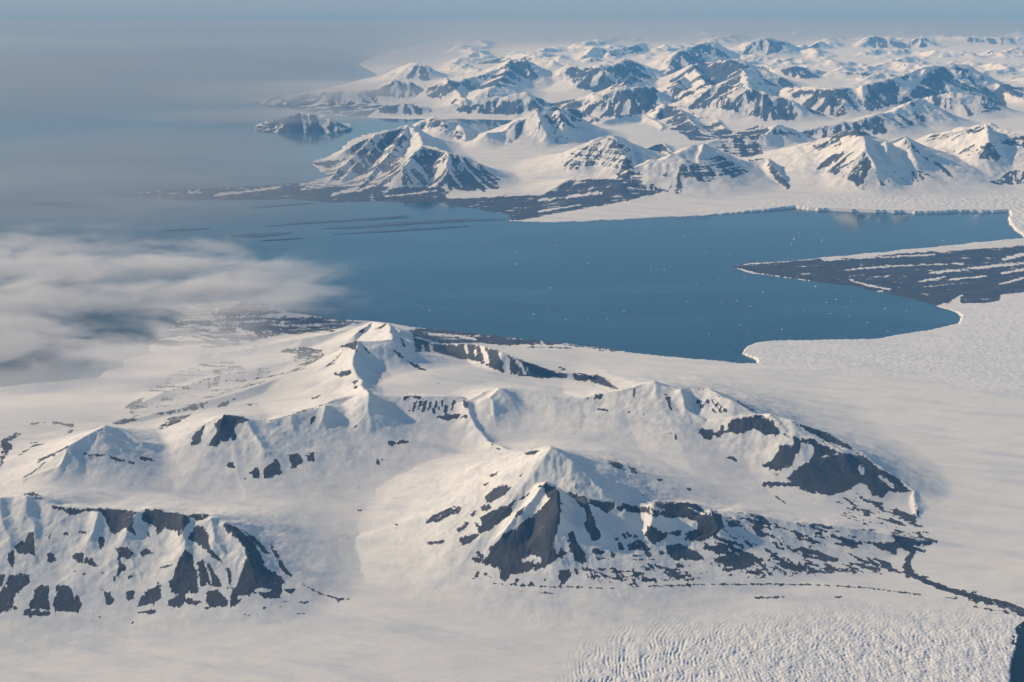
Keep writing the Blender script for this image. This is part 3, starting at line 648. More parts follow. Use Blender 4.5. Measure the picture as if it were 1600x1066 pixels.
for args in [
 (7,[(865,495),(878,560),(890,635)],9,0),(7,[(905,520),(935,580),(945,630)],5,0),(7,[(1015,560),(1030,600),(1020,645)],16,1),(7,[(1350,628),(1430,670),(1500,690),(1560,696)],7,1),(7,[(1090,765),(1170,757)],7,.8),(7,[(1310,760),(1360,758)],5,.8),(7,[(620,345),(680,430)],6,.6),(7,[(705,555),(780,540)],6,.8),(7,[(700,615),(720,640)],6,.7),
 (7,[(1150,655),(1200,657)],14,0),(7,[(1065,688),(1140,678)],12,0),(7,[(560,110),(640,95)],5,.5),
 (7,[(1045,860),(1130,885),(1230,915),(1470,918)],4,.4),(7,[(455,580),(465,578)],8,.7),(7,[(280,290),(287,320)],5,0),
 (8,[(852,524),(890,510),(928,522)],18,0),(8,[(1025,225),(1080,300),(1130,400),(1160,440)],12,0),(8,[(515,500),(540,555),(620,600),(720,625),(850,640),(1000,645)],4,.6),(8,[(790,628),(1000,640),(1270,648)],4,1.1),(8,[(890,666),(985,668)],6,.8),(8,[(800,655),(860,662)],4,.6),
 (8,[(640,485),(700,522)],12,1),(8,[(1440,280),(1500,320)],7,0),(8,[(1400,285),(1440,325)],6,0),(9,[(100,285),(130,300),(190,325)],7,0),(8,[(1400,640),(1520,632),(1600,640)],5,.7),(8,[(1380,600),(1500,612)],9,.7),(8,[(1120,565),(1260,558)],7,.7),(8,[(1330,520),(1430,518)],5,.7),(8,[(1340,580),(1390,578)],8,.8),
 (9,[(0,635),(150,630),(350,628),(660,630),(900,645),(1140,675)],4,1.5),(9,[(395,690),(530,686)],6,.9),(9,[(700,685),(800,687)],5,.8),(9,[(560,690),(690,690)],3,.5),
 (9,[(1110,590),(1160,615),(1250,650),(1400,690),(1500,712),(1620,755),(1750,830)],22,1.5),(9,[(1270,660),(1400,700),(1620,770)],9,1.3),(9,[(1210,685),(1330,695),(1450,720)],5,.7),(9,[(1370,730),(1480,745),(1610,775)],8,.8),(9,[(1440,705),(1620,760)],26,.75,'h'),
 (9,[(1075,470),(1110,478),(1080,520)],26,1),(9,[(1080,545),(1085,580)],40,1),(9,[(490,235),(530,265),(580,292)],5,.9),(9,[(120,205),(95,200)],6,.8),(9,[(150,235),(185,245)],8,.7),
 (9,[(1090,205),(1130,330),(1150,375)],5,.7),(9,[(800,-20),(780,-30)],3,0),(9,[(640,-40),(700,0),(780,40)],7,0),(9,[(680,62),(720,55),(770,48)],5,0),
 (9,[(868,100),(880,130)],20,.25),(9,[(960,150),(1010,195)],22,.2),
 (5,[(435,562),(440,590),(448,603)],14,0),(5,[(660,573),(680,610),(688,642)],15,0),(5,[(752,608),(775,640),(778,690)],26,0),(5,[(822,640),(845,665),(855,698)],12,0),(5,[(590,570),(602,605)],8,0),(5,[(402,570),(405,600)],8,0),(5,[(635,590),(638,615)],7,0),(5,[(870,670),(876,685)],6,0),(5,[(550,565),(552,580)],7,0),
 (6,[(180,812),(220,868)],12,1),(6,[(205,815),(250,872)],12,1),(6,[(222,815),(270,868)],9,1),(6,[(145,822),(165,845)],13,.9),(6,[(220,795),(262,808)],7,.9),(6,[(320,820),(400,868)],8,.9),(6,[(130,765),(180,765)],6,.8),
 (6,[(20,965),(50,985)],12,.9),(6,[(0,790),(12,830),(20,860)],14,1),(6,[(270,920),(265,950)],6,0),
]:
    stroke(*args)
for k, u in enumerate((370, 393, 416, 440, 464, 490, 515, 540)):
    stroke(5, [(u, 824 - (k % 3) * 2), (u - 14, 866 - (k % 2) * 8)], 12, .9)
# broken ground along the foot of the long ridge
def scatter(tile, pts, count, size, seed, tilt):
    q = pts
    rng = random.Random(seed)
    xs = [p[0] for p in q]; ys = [p[1] for p in q]
    got = 0
    while got < count:
        u = rng.uniform(min(xs), max(xs)); v = rng.uniform(min(ys), max(ys))
        if not inside(np.array([u]), np.array([v]), q)[0]:
            continue
        got += 1
        L = size * rng.choice((.35, .5, .7, 1, 1.5, 2.6)) ; w = rng.uniform(3, 5 + L * .16)
        a = tilt + rng.gauss(0, .12)
        stroke(tile, [(u - L * math.cos(a), v - L * math.sin(a)), (u, v + rng.uniform(-3, 3)), (u + L * math.cos(a), v + L * math.sin(a))], w, rng.choice((.7, .85, 1)))
scatter(9, [(270,300),(450,330),(640,350),(760,360),(1000,405),(1190,440),(1060,470),(1030,575),(860,570),(500,580),(200,560),(160,470),(280,380)], 150, 26, 3, .33)
scatter(9, [(740,265),(880,235),(1060,290),(1150,380),(1190,435),(1000,400),(800,330)], 90, 16, 4, .35)
scatter(8, [(1130,545),(1600,540),(1600,640),(1250,640),(1100,600)], 70, 12, 5, .05)
scatter(9, [(0,545),(400,560),(700,585),(330,605),(0,610)], 70, 10, 6, .03)
scatter(8, [(600,540),(740,600),(1000,640),(760,625),(640,600)], 16, 7, 8, .3)
scatter(7, [(1050,750),(1250,700),(1400,700),(1300,755)], 16, 6, 9, .1)
for args in [(9,[(600,354),(690,358),(760,380),(805,408),(740,385),(660,370)]),(9,[(865,435),(960,440),(1030,435),(1010,405),(1100,425),(1190,440),(1175,465),(1100,455),(1035,470),(1030,500),(960,470)],.95),(9,[(575,470),(610,458),(700,490),(722,512),(650,490)]),
 (9,[(485,530),(560,535),(700,570),(775,582),(640,578),(520,558)],.95),(9,[(940,515),(980,525),(1040,572),(1000,570)],1),(9,[(745,412),(800,430),(870,462),(830,472),(790,440)]),(9,[(205,515),(260,500),(320,505),(385,550),(330,567),(270,545)]),(9,[(330,500),(370,485),(440,520),(390,530)]),
 (9,[(165,450),(230,460),(285,490),(220,488)]),(9,[(385,390),(430,390),(460,412),(415,420)]),(9,[(265,340),(310,345),(345,372),(290,370)]),(9,[(385,315),(430,320),(465,352),(420,345)]),(9,[(655,393),(695,393),(705,410),(670,408)]),(9,[(480,410),(520,415),(540,433)]),
 (9,[(870,290),(910,290),(950,330),(900,318)]),(9,[(855,378),(960,385),(880,392)]),(9,[(220,435),(330,470),(250,460)])]:
    poly(*args)

# ---- read the survey at every point of the ground that is in sight of it
PX, PY = project(X, Y, Z)
elev = (Z - H) / RR[:, None]
runmax = np.maximum.accumulate(elev, axis=0)
SEEN = elev >= runmax - 2.2e-3 * np.minimum(1.0, 20000.0 / RR[:, None])
def soft(a):
    p = np.pad(a, 1, mode='edge')
    return (p[:-2, 1:-1] + p[2:, 1:-1] + p[1:-1, :-2] + p[1:-1, 2:] + 2 * p[1:-1, 1:-1]) / 6
def wide(a, k):
    for _ in range(2):
        c = np.cumsum(np.pad(a, ((k + 1, k), (0, 0)), mode='edge'), 0); a = (c[2 * k + 1:] - c[:-2 * k - 1]) / (2 * k + 1)
        c = np.cumsum(np.pad(a, ((0, 0), (k + 1, k)), mode='edge'), 1); a = (c[:, 2 * k + 1:] - c[:, :-2 * k - 1]) / (2 * k + 1)
    return a
WID = wide(VAL, 4)
VAL = soft(VAL); STK = soft(STK); STR = soft(STR); FLT = soft(FLT)
def pick(a, px, py):
    x = np.clip(px + OX - .5, 0, RW - 1.01); y = np.clip(py + OY - .5, 0, RH - 1.01)
    i = y.astype(np.int32); j = x.astype(np.int32); fy = y - i; fx = x - j
    return a[i, j] * (1 - fy) * (1 - fx) + a[i + 1, j] * fy * (1 - fx) + a[i, j + 1] * (1 - fy) * fx + a[i + 1, j + 1] * fy * fx
pscale = RR[:, None] / FPX
jx = fbm(TU * FPX / 9, TW * FPX / 16, 4, 101, .7) * 3.4; jy = fbm(TU * FPX / 9, TW * FPX / 16, 4, 111, .7) * 2.4
sx, sy = PX + jx, PY + jy
v = pick(VAL, sx, sy); s_ = pick(STK, sx, sy); t_ = pick(STR, sx, sy); f_ = pick(FLT, sx, sy); w_ = np.clip(pick(WID, sx, sy), 0, 1)
gr, gt = gradients(Z)
SLOPE = np.hypot(gr, gt)
hid = ~SEEN
v = np.where(hid, smoothstep(.35, .75, SLOPE) * .55 * (RELIEF > 40), v)
s_ = np.where(hid, 1.0, s_); t_ = np.where(hid, 0, t_); f_ = np.where(hid, 0, f_)
v = np.maximum(v, smoothstep(34000, 50000, RR)[:, None] * smoothstep(.5, .85, SLOPE) * .56); s_ = np.where(v > .05, np.maximum(s_, .6), s_)
grain = fbm(X / 260, Y / 260, 4, 55)
bands = np.sin(Z / 11.0 + 2.5 * fbm(X / 900, Y / 900, 3, 71)) * .8 + np.sin(Z / 27.0 + 1.0 + 2 * fbm(X / 1500, Y / 1500, 2, 72)) * .6
flat = fbm(X / 900, Y / 210, 4, 91, .65) * 1.9
on = smoothstep(.12, .4, v)
farq = smoothstep(30000, 60000, RR)[:, None]
grain2 = fbm(X / 500, Y / 700, 5, 155, .7)
ROCK = v + on * (s_ * .20 * LIC + t_ * (.30 * bands + .12 * LIC) + f_ * .34 * flat + .10 * grain + farq * (1 - t_) * s_ * (.5 * grain2 + .14 * LIC2))
EDGE = np.where(hid, 0, 4 * w_ * (1 - w_) * (1 - .8 * f_))
rag = fbm(TU * FPX / 4.5, TW * FPX / 8, 3, 181, .7)
ROCK = ROCK + EDGE * (1 - .6 * t_) * (.42 * LIC2 + .95 * rag)
ROCK = ROCK - (1 - hid) * smoothstep(1.5, 2.3, LIC2 + .5 * grain) * on * .75
speck = smoothstep(2.2, 3.0, LIC2 + 1.6 * fbm(X / 130, Y / 130, 3, 321)) * smoothstep(.24, .42, SLOPE) * rug * (1 - far)
ROCK = np.clip(np.maximum(ROCK, .8 * speck), 0, .76)
# ------------------------------------------------------------------ crevassed ice
def zone(pts, soften):
    a = np.zeros((RH, RW), np.float32)
    gy, gx = np.mgrid[0:RH, 0:RW]
    a[inside(gx - OX + .5, gy - OY + .5, pts)] = 1
    for _ in range(3):
        k = soften
        c = np.cumsum(np.pad(a, ((k + 1, k), (0, 0)), mode='edge'), 0); a = (c[2 * k + 1:] - c[:-2 * k - 1]) / (2 * k + 1)
        c = np.cumsum(np.pad(a, ((0, 0), (k + 1, k)), mode='edge'), 1); a = (c[:, 2 * k + 1:] - c[:, :-2 * k - 1]) / (2 * k + 1)
    return np.where(hid, 0, pick(a, PX, PY))
icefall = zone([(880,1120),(905,1040),(950,1005),(1060,985),(1180,975),(1300,962),(1450,968),(1590,962),(1750,960),(1750,1150),(880,1150)], 22)
front = zone([(1163,548),(1200,533),(1400,525),(1505,508),(1500,480),(1600,455),(1700,440),(1700,640),(1600,622),(1480,600),(1330,583),(1180,575)], 12)
farfront = zone([(1090,337),(1240,322),(1420,322),(1580,325),(1700,340),(1700,300),(1500,308),(1300,308),(1180,318)], 4) + zone([(1574,330),(1600,325),(1700,330),(1700,372),(1600,372)], 2)
cx0, cy0 = unproject(1230.0, 1700.0, 200.0)
cr = np.hypot(X - cx0, (Y - cy0)); ca = np.arctan2(X - cx0, Y - cy0)
wv = fbm(X / 300, Y / 300, 3, 200)
wy_ = fbm(X / 260, Y / 260, 3, 205)
cu_ = X - np.maximum(Y - 10600, 0) ** 2 / 4200.0 + 55 * fbm(X / 330, Y / 500, 3, 207)
cv_ = Y + 70 * wy_
crack = smoothstep(.35, 1, .5 + .5 * np.sin(6.2832 * (cu_ / 44 + .35 * fbm(X / 90, Y / 160, 2, 209) + 1.1 * fbm(X / 420, Y / 420, 2, 210)))) * smoothstep(-.25, .3, fbm(cu_ / 190, cv_ / 130, 4, 213, .6))
blk = ridged(cu_ / 34, cv_ / 60, 2, 211)
orderly = smoothstep(2600, 1200, X)
Z += icefall * (-12.5 * crack * (.45 + .55 * orderly) + (9 - 5 * orderly) * blk + 3.5 * perlin(X / 24, Y / 34, 212) + 9 * perlin(X / 110, Y / 150, 214))
lin = fbm((X - .25 * Y) / 420, (Y + .35 * X) / 75, 4, 220, .65)
Z += front * (9 * np.abs(lin) * 2 + 4 * perlin(X / 60, Y / 45, 221) + 3 * perlin(X / 120, Y / 90, 222))
Z += farfront * (16 * perlin(X / 120, Y / 150, 231) + 9 * perlin(X / 60, Y / 90, 232))
# old drift ripples on open snow
Z += (1 - rug) * (1 - np.clip(icefall + front, 0, 1)) * fbm((X + .3 * Y) / 800, (Y - .2 * X) / 260, 4, 240) * 5
ICE = np.clip(icefall + front + farfront, 0, 1) * .55
# ice streaks and bluish-grey mottling of the open snow
MOTTLE = fbm((X - .2 * Y) / 1500, (Y + .3 * X) / 330, 5, 260, .6)
MOTTLE = MOTTLE + front * (.25 + 1.1 * lin + .6 * fbm((X - .25 * Y) / 900, (Y + .35 * X) / 160, 4, 266))

Z[WATER] = -25.0
Z[LAKEM] = LAKE_Z - 8
gr, gt = gradients(Z)
ST, CT = np.sin(TH)[None], np.cos(TH)[None]
gxw = gr * ST + gt * CT; gyw = gr * CT - gt * ST
NRM = np.stack([-gxw, -gyw, np.ones_like(gxw)], -1)
NRM /= np.linalg.norm(NRM, axis=-1, keepdims=True)

# ------------------------------------------------------------------ which ground is which
SEEDS = [  # flat ground: (key, photo x, y)
 ('near_ice',300,1010),('near_ice',700,950),('near_ice',1100,930),('near_ice',0,990),('near_ice',1400,1000),('near_ice',1600,1040),('near_ice',900,1050),('near_ice',600,860),
 ('fjord_ice',1400,600),('fjord_ice',1550,700),('fjord_ice',1300,560),('fjord_ice',1550,520),('fjord_ice',1100,600),('fjord_ice',1500,830),('fjord_ice',950,572),('fjord_ice',1250,640),
 ('snowfield',560,730),('snowfield',640,780),('snowfield',300,760),('snowfield',150,770),('snowfield',700,680),('snowfield',420,780),
 ('bowl',950,660),('bowl',1080,730),('bowl',1250,790),('bowl',880,690),('upper_bowl',700,590),('upper_bowl',850,612),
 ('west_slope',400,620),('west_slope',250,630),('west_slope',80,640),('west_slope',20,690),('west_slope',500,570),('west_slope',300,570),
 ('near_coast',400,505),('near_coast',700,524),('near_coast',850,540),('near_coast',330,485),('near_coast',970,560),
 ('moraine',1300,420),('moraine',1500,440),('moraine',1590,430),('moraine',1500,478),
 ('far_coast',600,300),('far_coast',800,318),('far_coast',400,297),('far_coast',900,295),('far_coast',530,280),
 ('far_front',1100,325),('far_front',1400,318),('far_front',1590,330),('far_front',900,340),('far_front',1240,300),('far_front',1250,250),('far_front',1500,280),('far_front',1470,235),
 ('mid_ice',800,230),('mid_ice',800,275),('mid_ice',1020,230),('mid_ice',900,225),('mid_ice',700,215),('mid_ice',1250,190),('mid_ice',1500,180),
 ('ice_cap',900,100),('ice_cap',1200,95),('ice_cap',1450,90),('ice_cap',700,110),('ice_cap',1600,110),('far_shore',700,170),('far_shore',900,155),('far_shore',500,163),('far_shore',1100,150)]
skeys = []
flat_id = np.zeros(Z.shape, np.int16); bestd = np.full(Z.shape, 1e18)
for key, sxp, syp in SEEDS:
    if key not in skeys:
        skeys.append(key)
    a, b_, _ = sight_base(np.array([float(sxp)]), np.array([float(syp)]))
    d = (np.arctan2(a[0], b_[0]) - TH[None] + fbm(X / 900, Y / 900, 2, 300) * .01) ** 2 + (0.5 * math.log(a[0] ** 2 + b_[0] ** 2) - LR[:, None]) ** 2 * .5
    m = d < bestd
    bestd[m] = d[m]; flat_id[m] = skeys.index(key)
REG = np.where((OWNER >= 0) & (RELIEF > 14), OWNER, len(names) + flat_id)
for _ in range(2):   # tidy the borders: majority of four neighbours
    up, dn, lf, rt = np.roll(REG, 1, 0), np.roll(REG, -1, 0), np.roll(REG, 1, 1), np.roll(REG, -1, 1)
    REG = np.where((up == dn) & (up != REG), up, REG); REG = np.where((lf == rt) & (lf != REG), lf, REG)
ALLKEYS = names + skeys

INFO = {
 'a': ('rocky_mountain', 'long steep snowy bluff with dark rock ribs above the near ice plain, lower left', 'mountain'),
 'b': ('rocky_mountain', 'central sharp snowy peak with a broad black rock face and long right ridge', 'mountain'),
 'c': ('snowy_mountain', 'small rounded snow peak with a blue shaded bowl above the rock-ribbed bluff', 'mountain'),
 'd': ('rocky_mountain', 'snow mountain with big dark rock slabs ending in a point beside the wide glacier', 'mountain'),
 'e': ('snowy_ridge', 'long scalloped white snow ridge curving between the two near snow bowls', 'ridge'),
 'f': ('snowy_mountain', 'low snow summit with a dark triangular crag, left end of the long snow ridge', 'mountain'),
 'w': ('snow_spur', 'low rock-streaked snow spurs running down left towards the cloud-covered coast', 'spur'),
 'h': ('rock_ridge', 'dark rock wall with thin snow gullies sloping down towards the glacier beside the fjord', 'ridge'),
 'i': ('snowy_mountain', 'snow peak with a blue shaded flank standing over the near fjord coast', 'mountain'),
 'm1': ('striped_mountain', 'mountain with fan-like snow and rock stripes at the tip of the far peninsula', 'mountain'),
 'm2': ('snowy_mountain', 'small banded snow summit just behind the striped mountain of the far peninsula', 'mountain'),
 'm3': ('snowy_mountain', 'rounded white crest with ribbed blue flank above the hanging glacier across the fjord', 'mountain'),
 'm4': ('pyramid_mountain', 'terraced pyramid-shaped mountain with dark apron right of the hanging glacier across the fjord', 'mountain'),
 'm5': ('banded_mountain', 'white mountain with a blue banded cliff facing the far glacier front', 'mountain'),
 'm6': ('banded_mountain', 'low flat-topped mountain with ribbed rock bands behind the banded cliff', 'mountain'),
 'm7': ('rock_ridge', 'short dark rock spur running down onto the snow beside the far glacier front', 'ridge'),
 'm8': ('snowy_mountain', 'broad white double-domed mountain standing between two glaciers behind the far ice cliff', 'mountain'),
 'm9': ('rocky_mountain', 'stepped snow and rock mountain at the right edge beyond the far ice cliff', 'mountain'),
 'm10': ('rock_ridge', 'long low dark ridge with snow ribs in the valley below the big right-hand massif', 'ridge'),
 'm11': ('dark_mountain', 'dark brown conical mountain nearly free of snow in the middle of the far valley', 'mountain'),
 'headland': ('headland', 'small dark headland with snow streaks standing alone in the hazy sea', 'headland'),
 'r1': ('far_mountain', 'faint pyramid peak standing alone at the left end of the far ice cap', 'mountain'),
 'r2': ('far_mountain', 'long blue-shaded coastal range with dark crest across the hazy far fjord arm', 'mountain range'),
 'r3': ('far_mountain', 'dark blue double-humped massif with snow shelf right of the long coastal range', 'mountain'),
 'r4': ('far_mountain', 'large dark blue craggy massif in the middle of the far range', 'mountain'),
 'r5': ('far_mountain', 'high massif with a steep dark triangular face and long left ridge, far right', 'mountain'),
 'r6': ('nunatak', 'low dark rock island poking through the far snowfield', 'nunatak'),
 'r7': ('far_mountain', 'row of pale snowy tops along the left back of the far ice cap', 'mountain range'),
 'r8': ('far_mountain', 'white jagged double peak on the skyline behind the dark craggy massif', 'mountain'),
 'r9': ('far_mountain', 'low line of blue-grey peaks along the skyline at far right', 'mountain range'),
 'near_ice': ('glacier', 'wide pale ice plain with crevassed lower right corner, nearest the viewer', 'glacier'),
 'fjord_ice': ('glacier', 'broad smooth white glacier running down to a crevassed front in the fjord', 'glacier'),
 'snowfield': ('snowfield', 'smooth upper snowfield between the rock-ribbed bluff and the long snow ridge', 'snowfield'),
 'bowl': ('snow_bowl', 'smooth snow bowl enclosed between the central peak and the slab-sided mountain', 'snowfield'),
 'upper_bowl': ('snow_bowl', 'smooth shelf of snow in front of the dark rock wall', 'snowfield'),
 'west_slope': ('snow_slope', 'streaky snow slopes falling to the cloud-covered coast on the left', 'slope'),
 'near_coast': ('coastal_plain', 'dark snow-flecked coastal plain on the near side of the fjord', 'coast'),
 'moraine': ('moraine', 'dark pointed tongue of moraine with snow streaks jutting into the fjord', 'moraine'),
 'far_coast': ('coastal_plain', 'dark flat coast with snow strips below the striped mountain across the fjord', 'coast'),
 'far_front': ('glacier', 'wide glacier with a long ice cliff along the far side of the fjord', 'glacier'),
 'mid_ice': ('glacier', 'hanging snow glacier among the mountains of the far peninsula', 'glacier'),
 'ice_cap': ('ice_cap', 'pale ice cap stretching behind the far range', 'ice cap'),
 'far_shore': ('snow_slope', 'blue shaded snow aprons below the far range', 'slope'),
}

# ------------------------------------------------------------------ materials
def new_mat(name):
    m = bpy.data.materials.new(name); m.use_nodes = True
    nt = m.node_tree
    return m, nt, nt.nodes['Principled BSDF'], nt.nodes['Material Output']

def ground_material():
    m, nt, bs, out = new_mat('snow_and_rock')
    N, L = nt.nodes, nt.links
    geo = N.new('ShaderNodeNewGeometry')
    def attr(n):
        a = N.new('ShaderNodeAttribute'); a.attribute_name = n; return a.outputs['Fac']
    def math_(op, a, b=None, c=None):
        k = N.new('ShaderNodeMath'); k.operation = op
        for i, q in enumerate((a, b, c)):
            if q is None: continue
            if isinstance(q, (int, float)): k.inputs[i].default_value = q
            else: L.new(q, k.inputs[i])
        return k.outputs[0]
    def noise(scale, det, rough=.55, stretch=None):
        mp = N.new('ShaderNodeMapping'); mp.inputs['Scale'].default_value = stretch or (1, 1, 1)
        L.new(geo.outputs['Position'], mp.inputs['Vector'])
        t = N.new('ShaderNodeTexNoise'); t.inputs['Scale'].default_value = scale; t.inputs['Detail'].default_value = det; t.inputs['Roughness'].default_value = rough
        L.new(mp.outputs[0], t.inputs['Vector']); return t.outputs['Fac']
    def ramp(f, a, b):
        r = N.new('ShaderNodeMapRange'); r.interpolation_type = 'SMOOTHSTEP'
        L.new(f, r.inputs[0]); r.inputs[1].default_value = a; r.inputs[2].default_value = b; return r.outputs[0]
    def mix(f, a, b):
        x = N.new('ShaderNodeMix'); x.data_type = 'RGBA'; L.new(f, x.inputs[0])
        for i, q in ((6, a), (7, b)):
            if isinstance(q, tuple): x.inputs[i].default_value = q + (1,)
            else: L.new(q, x.inputs[i])
        return x.outputs[2]
    rock = attr('rock'); ice = attr('ice'); mottle = attr('mottle')
    nf = noise(1 / 60, 6, .72); nm = noise(1 / 400, 4, .6)
    f = math_('MULTIPLY_ADD', math_('SUBTRACT', nf, .5), 1.25, rock)
    mask = ramp(f, .42, .58)
    rockc = mix(ramp(nm, .35, .7), (.050, .055, .063), (.080, .080, .085))
    rockc = mix(ramp(nf, .52, .75), rockc, (.086, .085, .086))
    streak = attr('streak')
    rockc = mix(ramp(streak, .3, 1.8), rockc, (.082, .083, .088))
    rockc = mix(ramp(streak, -.4, -1.8), rockc, (.032, .037, .044))
    fine = noise(1 / 900, 6, .6, (1, 2.4, 1))
    snow = mix(ramp(mottle, -.1, .55), (.80, .775, .715), (.62, .63, .645))
    snow = mix(ramp(fine, .45, .75), snow, (.72, .70, .68))
    fine2 = noise(1 / 160, 4, .6, (1, 3.2, 1))
    snow = mix(ramp(fine2, .5, .8), snow, (.70, .69, .68))
    icec = mix(noise(1 / 35, 4), (.66, .69, .71), (.86, .84, .81))
    snow = mix(ice, snow, icec)
    col = mix(mask, snow, rockc)
    L.new(col, bs.inputs['Base Color'])
    bs.inputs['Roughness'].default_value = .8
    bs.inputs['Specular IOR Level'].default_value = .15
    bmp = N.new('ShaderNodeBump'); bmp.inputs['Strength'].default_value = .5; bmp.inputs['Distance'].default_value = 12
    hgt = math_('MULTIPLY_ADD', noise(1 / 40, 5, .6), math_('MULTIPLY_ADD', mask, .8, .4), math_('MULTIPLY', mask, -.15))
    hgt = math_('ADD', hgt, math_('MULTIPLY', fine2, .45)); L.new(hgt, bmp.inputs['Height']); L.new(bmp.outputs[0], bs.inputs['Normal'])
    return m
MAT_GROUND = ground_material()

def water_material(name, deep):
    m, nt, bs, out = new_mat(name)
    N, L = nt.nodes, nt.links
    bs.inputs['Base Color'].default_value = deep + (1,)
    bs.inputs['Roughness'].default_value = .12
    bs.inputs['IOR'].default_value = 1.33
    geo = N.new('ShaderNodeNewGeometry')
    t = N.new('ShaderNodeTexNoise'); t.inputs['Scale'].default_value = 1 / 90; t.inputs['Detail'].default_value = 4
    L.new(geo.outputs['Position'], t.inputs['Vector'])
    b = N.new('ShaderNodeBump'); b.inputs['Strength'].default_value = .02; b.inputs['Distance'].default_value = 4
    L.new(t.outputs['Fac'], b.inputs['Height']); L.new(b.outputs[0], bs.inputs['Normal'])
    t2 = N.new('ShaderNodeTexNoise'); t2.inputs['Scale'].default_value = 1 / 5000; t2.inputs['Detail'].default_value = 5
    mp = N.new('ShaderNodeMapping'); mp.inputs['Scale'].default_value = (.5, 1.6, 1)
    L.new(geo.outputs['Position'], mp.inputs['Vector']); L.new(mp.outputs[0], t2.inputs['Vector'])
    r = N.new('ShaderNodeMapRange'); L.new(t2.outputs['Fac'], r.inputs[0]); r.inputs[1].default_value = .3; r.inputs[2].default_value = .7; r.inputs[3].default_value = .05; r.inputs[4].default_value = .15
    L.new(r.outputs[0], bs.inputs['Roughness'])
    t3 = N.new('ShaderNodeTexNoise'); t3.inputs['Scale'].default_value = 1 / 2600; t3.inputs['Detail'].default_value = 6; t3.inputs['Roughness'].default_value = .62; t3.inputs['Distortion'].default_value = .6
    mp3 = N.new('ShaderNodeMapping'); mp3.inputs['Scale'].default_value = (.35, 1.3, 1); mp3.inputs['Rotation'].default_value = (0, 0, .35)
    L.new(geo.outputs['Position'], mp3.inputs['Vector']); L.new(mp3.outputs[0], t3.inputs['Vector'])
    r3 = N.new('ShaderNodeMapRange'); r3.interpolation_type = 'SMOOTHSTEP'; L.new(t3.outputs['Fac'], r3.inputs[0]); r3.inputs[1].default_value = .4; r3.inputs[2].default_value = .72
    mx = N.new('ShaderNodeMix'); mx.data_type = 'RGBA'; L.new(r3.outputs[0], mx.inputs[0]); mx.inputs[6].default_value = deep + (1,); mx.inputs[7].default_value = tuple(c * 1.45 + .006 for c in deep) + (1,)
    L.new(mx.outputs[2], bs.inputs['Base Color'])
    return m
mud, _nt, _bs, _o = new_mat('wet_mud')
_bs.inputs['Base Color'].default_value = (.062, .082, .108, 1); _bs.inputs['Roughness'].default_value = .5
MAT_MUD = mud
MAT_WATER = water_material('fjord_water', (.024, .075, .110))
MAT_LAKE = water_material('lake_water', (.008, .018, .026))

# ------------------------------------------------------------------ ground meshes
def tag(o, label, cat, kind=None, group=None):
    o['label'] = label; o['category'] = cat
    if kind: o['kind'] = kind
    if group: o['group'] = group

vid = np.arange(NR * NC).reshape(NR, NC)
quads = np.stack([vid[:-1, :-1], vid[:-1, 1:], vid[1:, 1:], vid[1:, :-1]], -1).reshape(-1, 4)
under = (Z < -20)
keep = ~(under[:-1, :-1] & under[:-1, 1:] & under[1:, 1:] & under[1:, :-1]).reshape(-1)
qreg = REG[:-1, :-1].reshape(-1)
XYZ = np.stack([X, Y, Z], -1).reshape(-1, 3).astype(np.float32)
NF = NRM.reshape(-1, 3).astype(np.float32)
ATT = {'streak': LIC.reshape(-1).astype(np.float32), 'rock': ROCK.reshape(-1).astype(np.float32), 'ice': ICE.reshape(-1).astype(np.float32), 'mottle': MOTTLE.reshape(-1).astype(np.float32)}
for k, key in enumerate(ALLKEYS):
    q = quads[keep & (qreg == k)]
    if len(q) == 0:
        print('empty region', key); continue
    u, inv = np.unique(q.reshape(-1), return_inverse=True)
    nm, label, cat = INFO[key]
    me = bpy.data.meshes.new(nm)
    me.vertices.add(len(u)); me.vertices.foreach_set('co', XYZ[u].reshape(-1))
    me.loops.add(len(inv)); me.loops.foreach_set('vertex_index', inv.astype(np.int32).reshape(-1))
    me.polygons.add(len(q)); me.polygons.foreach_set('loop_start', np.arange(0, 4 * len(q), 4, dtype=np.int32))
    me.polygons.foreach_set('use_smooth', np.ones(len(q), bool))
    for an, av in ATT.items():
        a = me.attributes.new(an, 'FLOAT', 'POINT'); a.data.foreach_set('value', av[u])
    me.update()
    me.normals_split_custom_set_from_vertices(NF[u])
    me.materials.append(MAT_GROUND)
    o = bpy.data.objects.new(nm, me); C.objects.link(o)
    tag(o, label, cat, 'structure')

def sheet(name, pts, z, mat, label, cat):
    me = bpy.data.meshes.new(name)
    me.from_pydata([(x, y, z) for x, y in pts], [], [list(range(len(pts)))])
    me.materials.append(mat)
    o = bpy.data.objects.new(name, me); C.objects.link(o); tag(o, label, cat, 'structure'); return o
sheet('sea', [(-260000, 6000), (260000, 6000), (260000, 420000), (-260000, 420000)], 0.0, MAT_WATER, 'calm blue fjord water opening to the hazy sea on the left', 'sea')
lx, ly = unproject(np.array([p[0] for p in LAKE]) , np.array([p[1] for p in LAKE]), LAKE_Z)
lcx, lcy = lx.mean(), ly.mean()
sheet('meltwater_lake', [(lcx + (a - lcx) * 1.15, lcy + (b - lcy) * 1.15) for a, b in zip(lx, ly)], LAKE_Z, MAT_LAKE, 'dark blue meltwater lake beside the crevassed ice at the bottom right corner', 'lake')
import bmesh
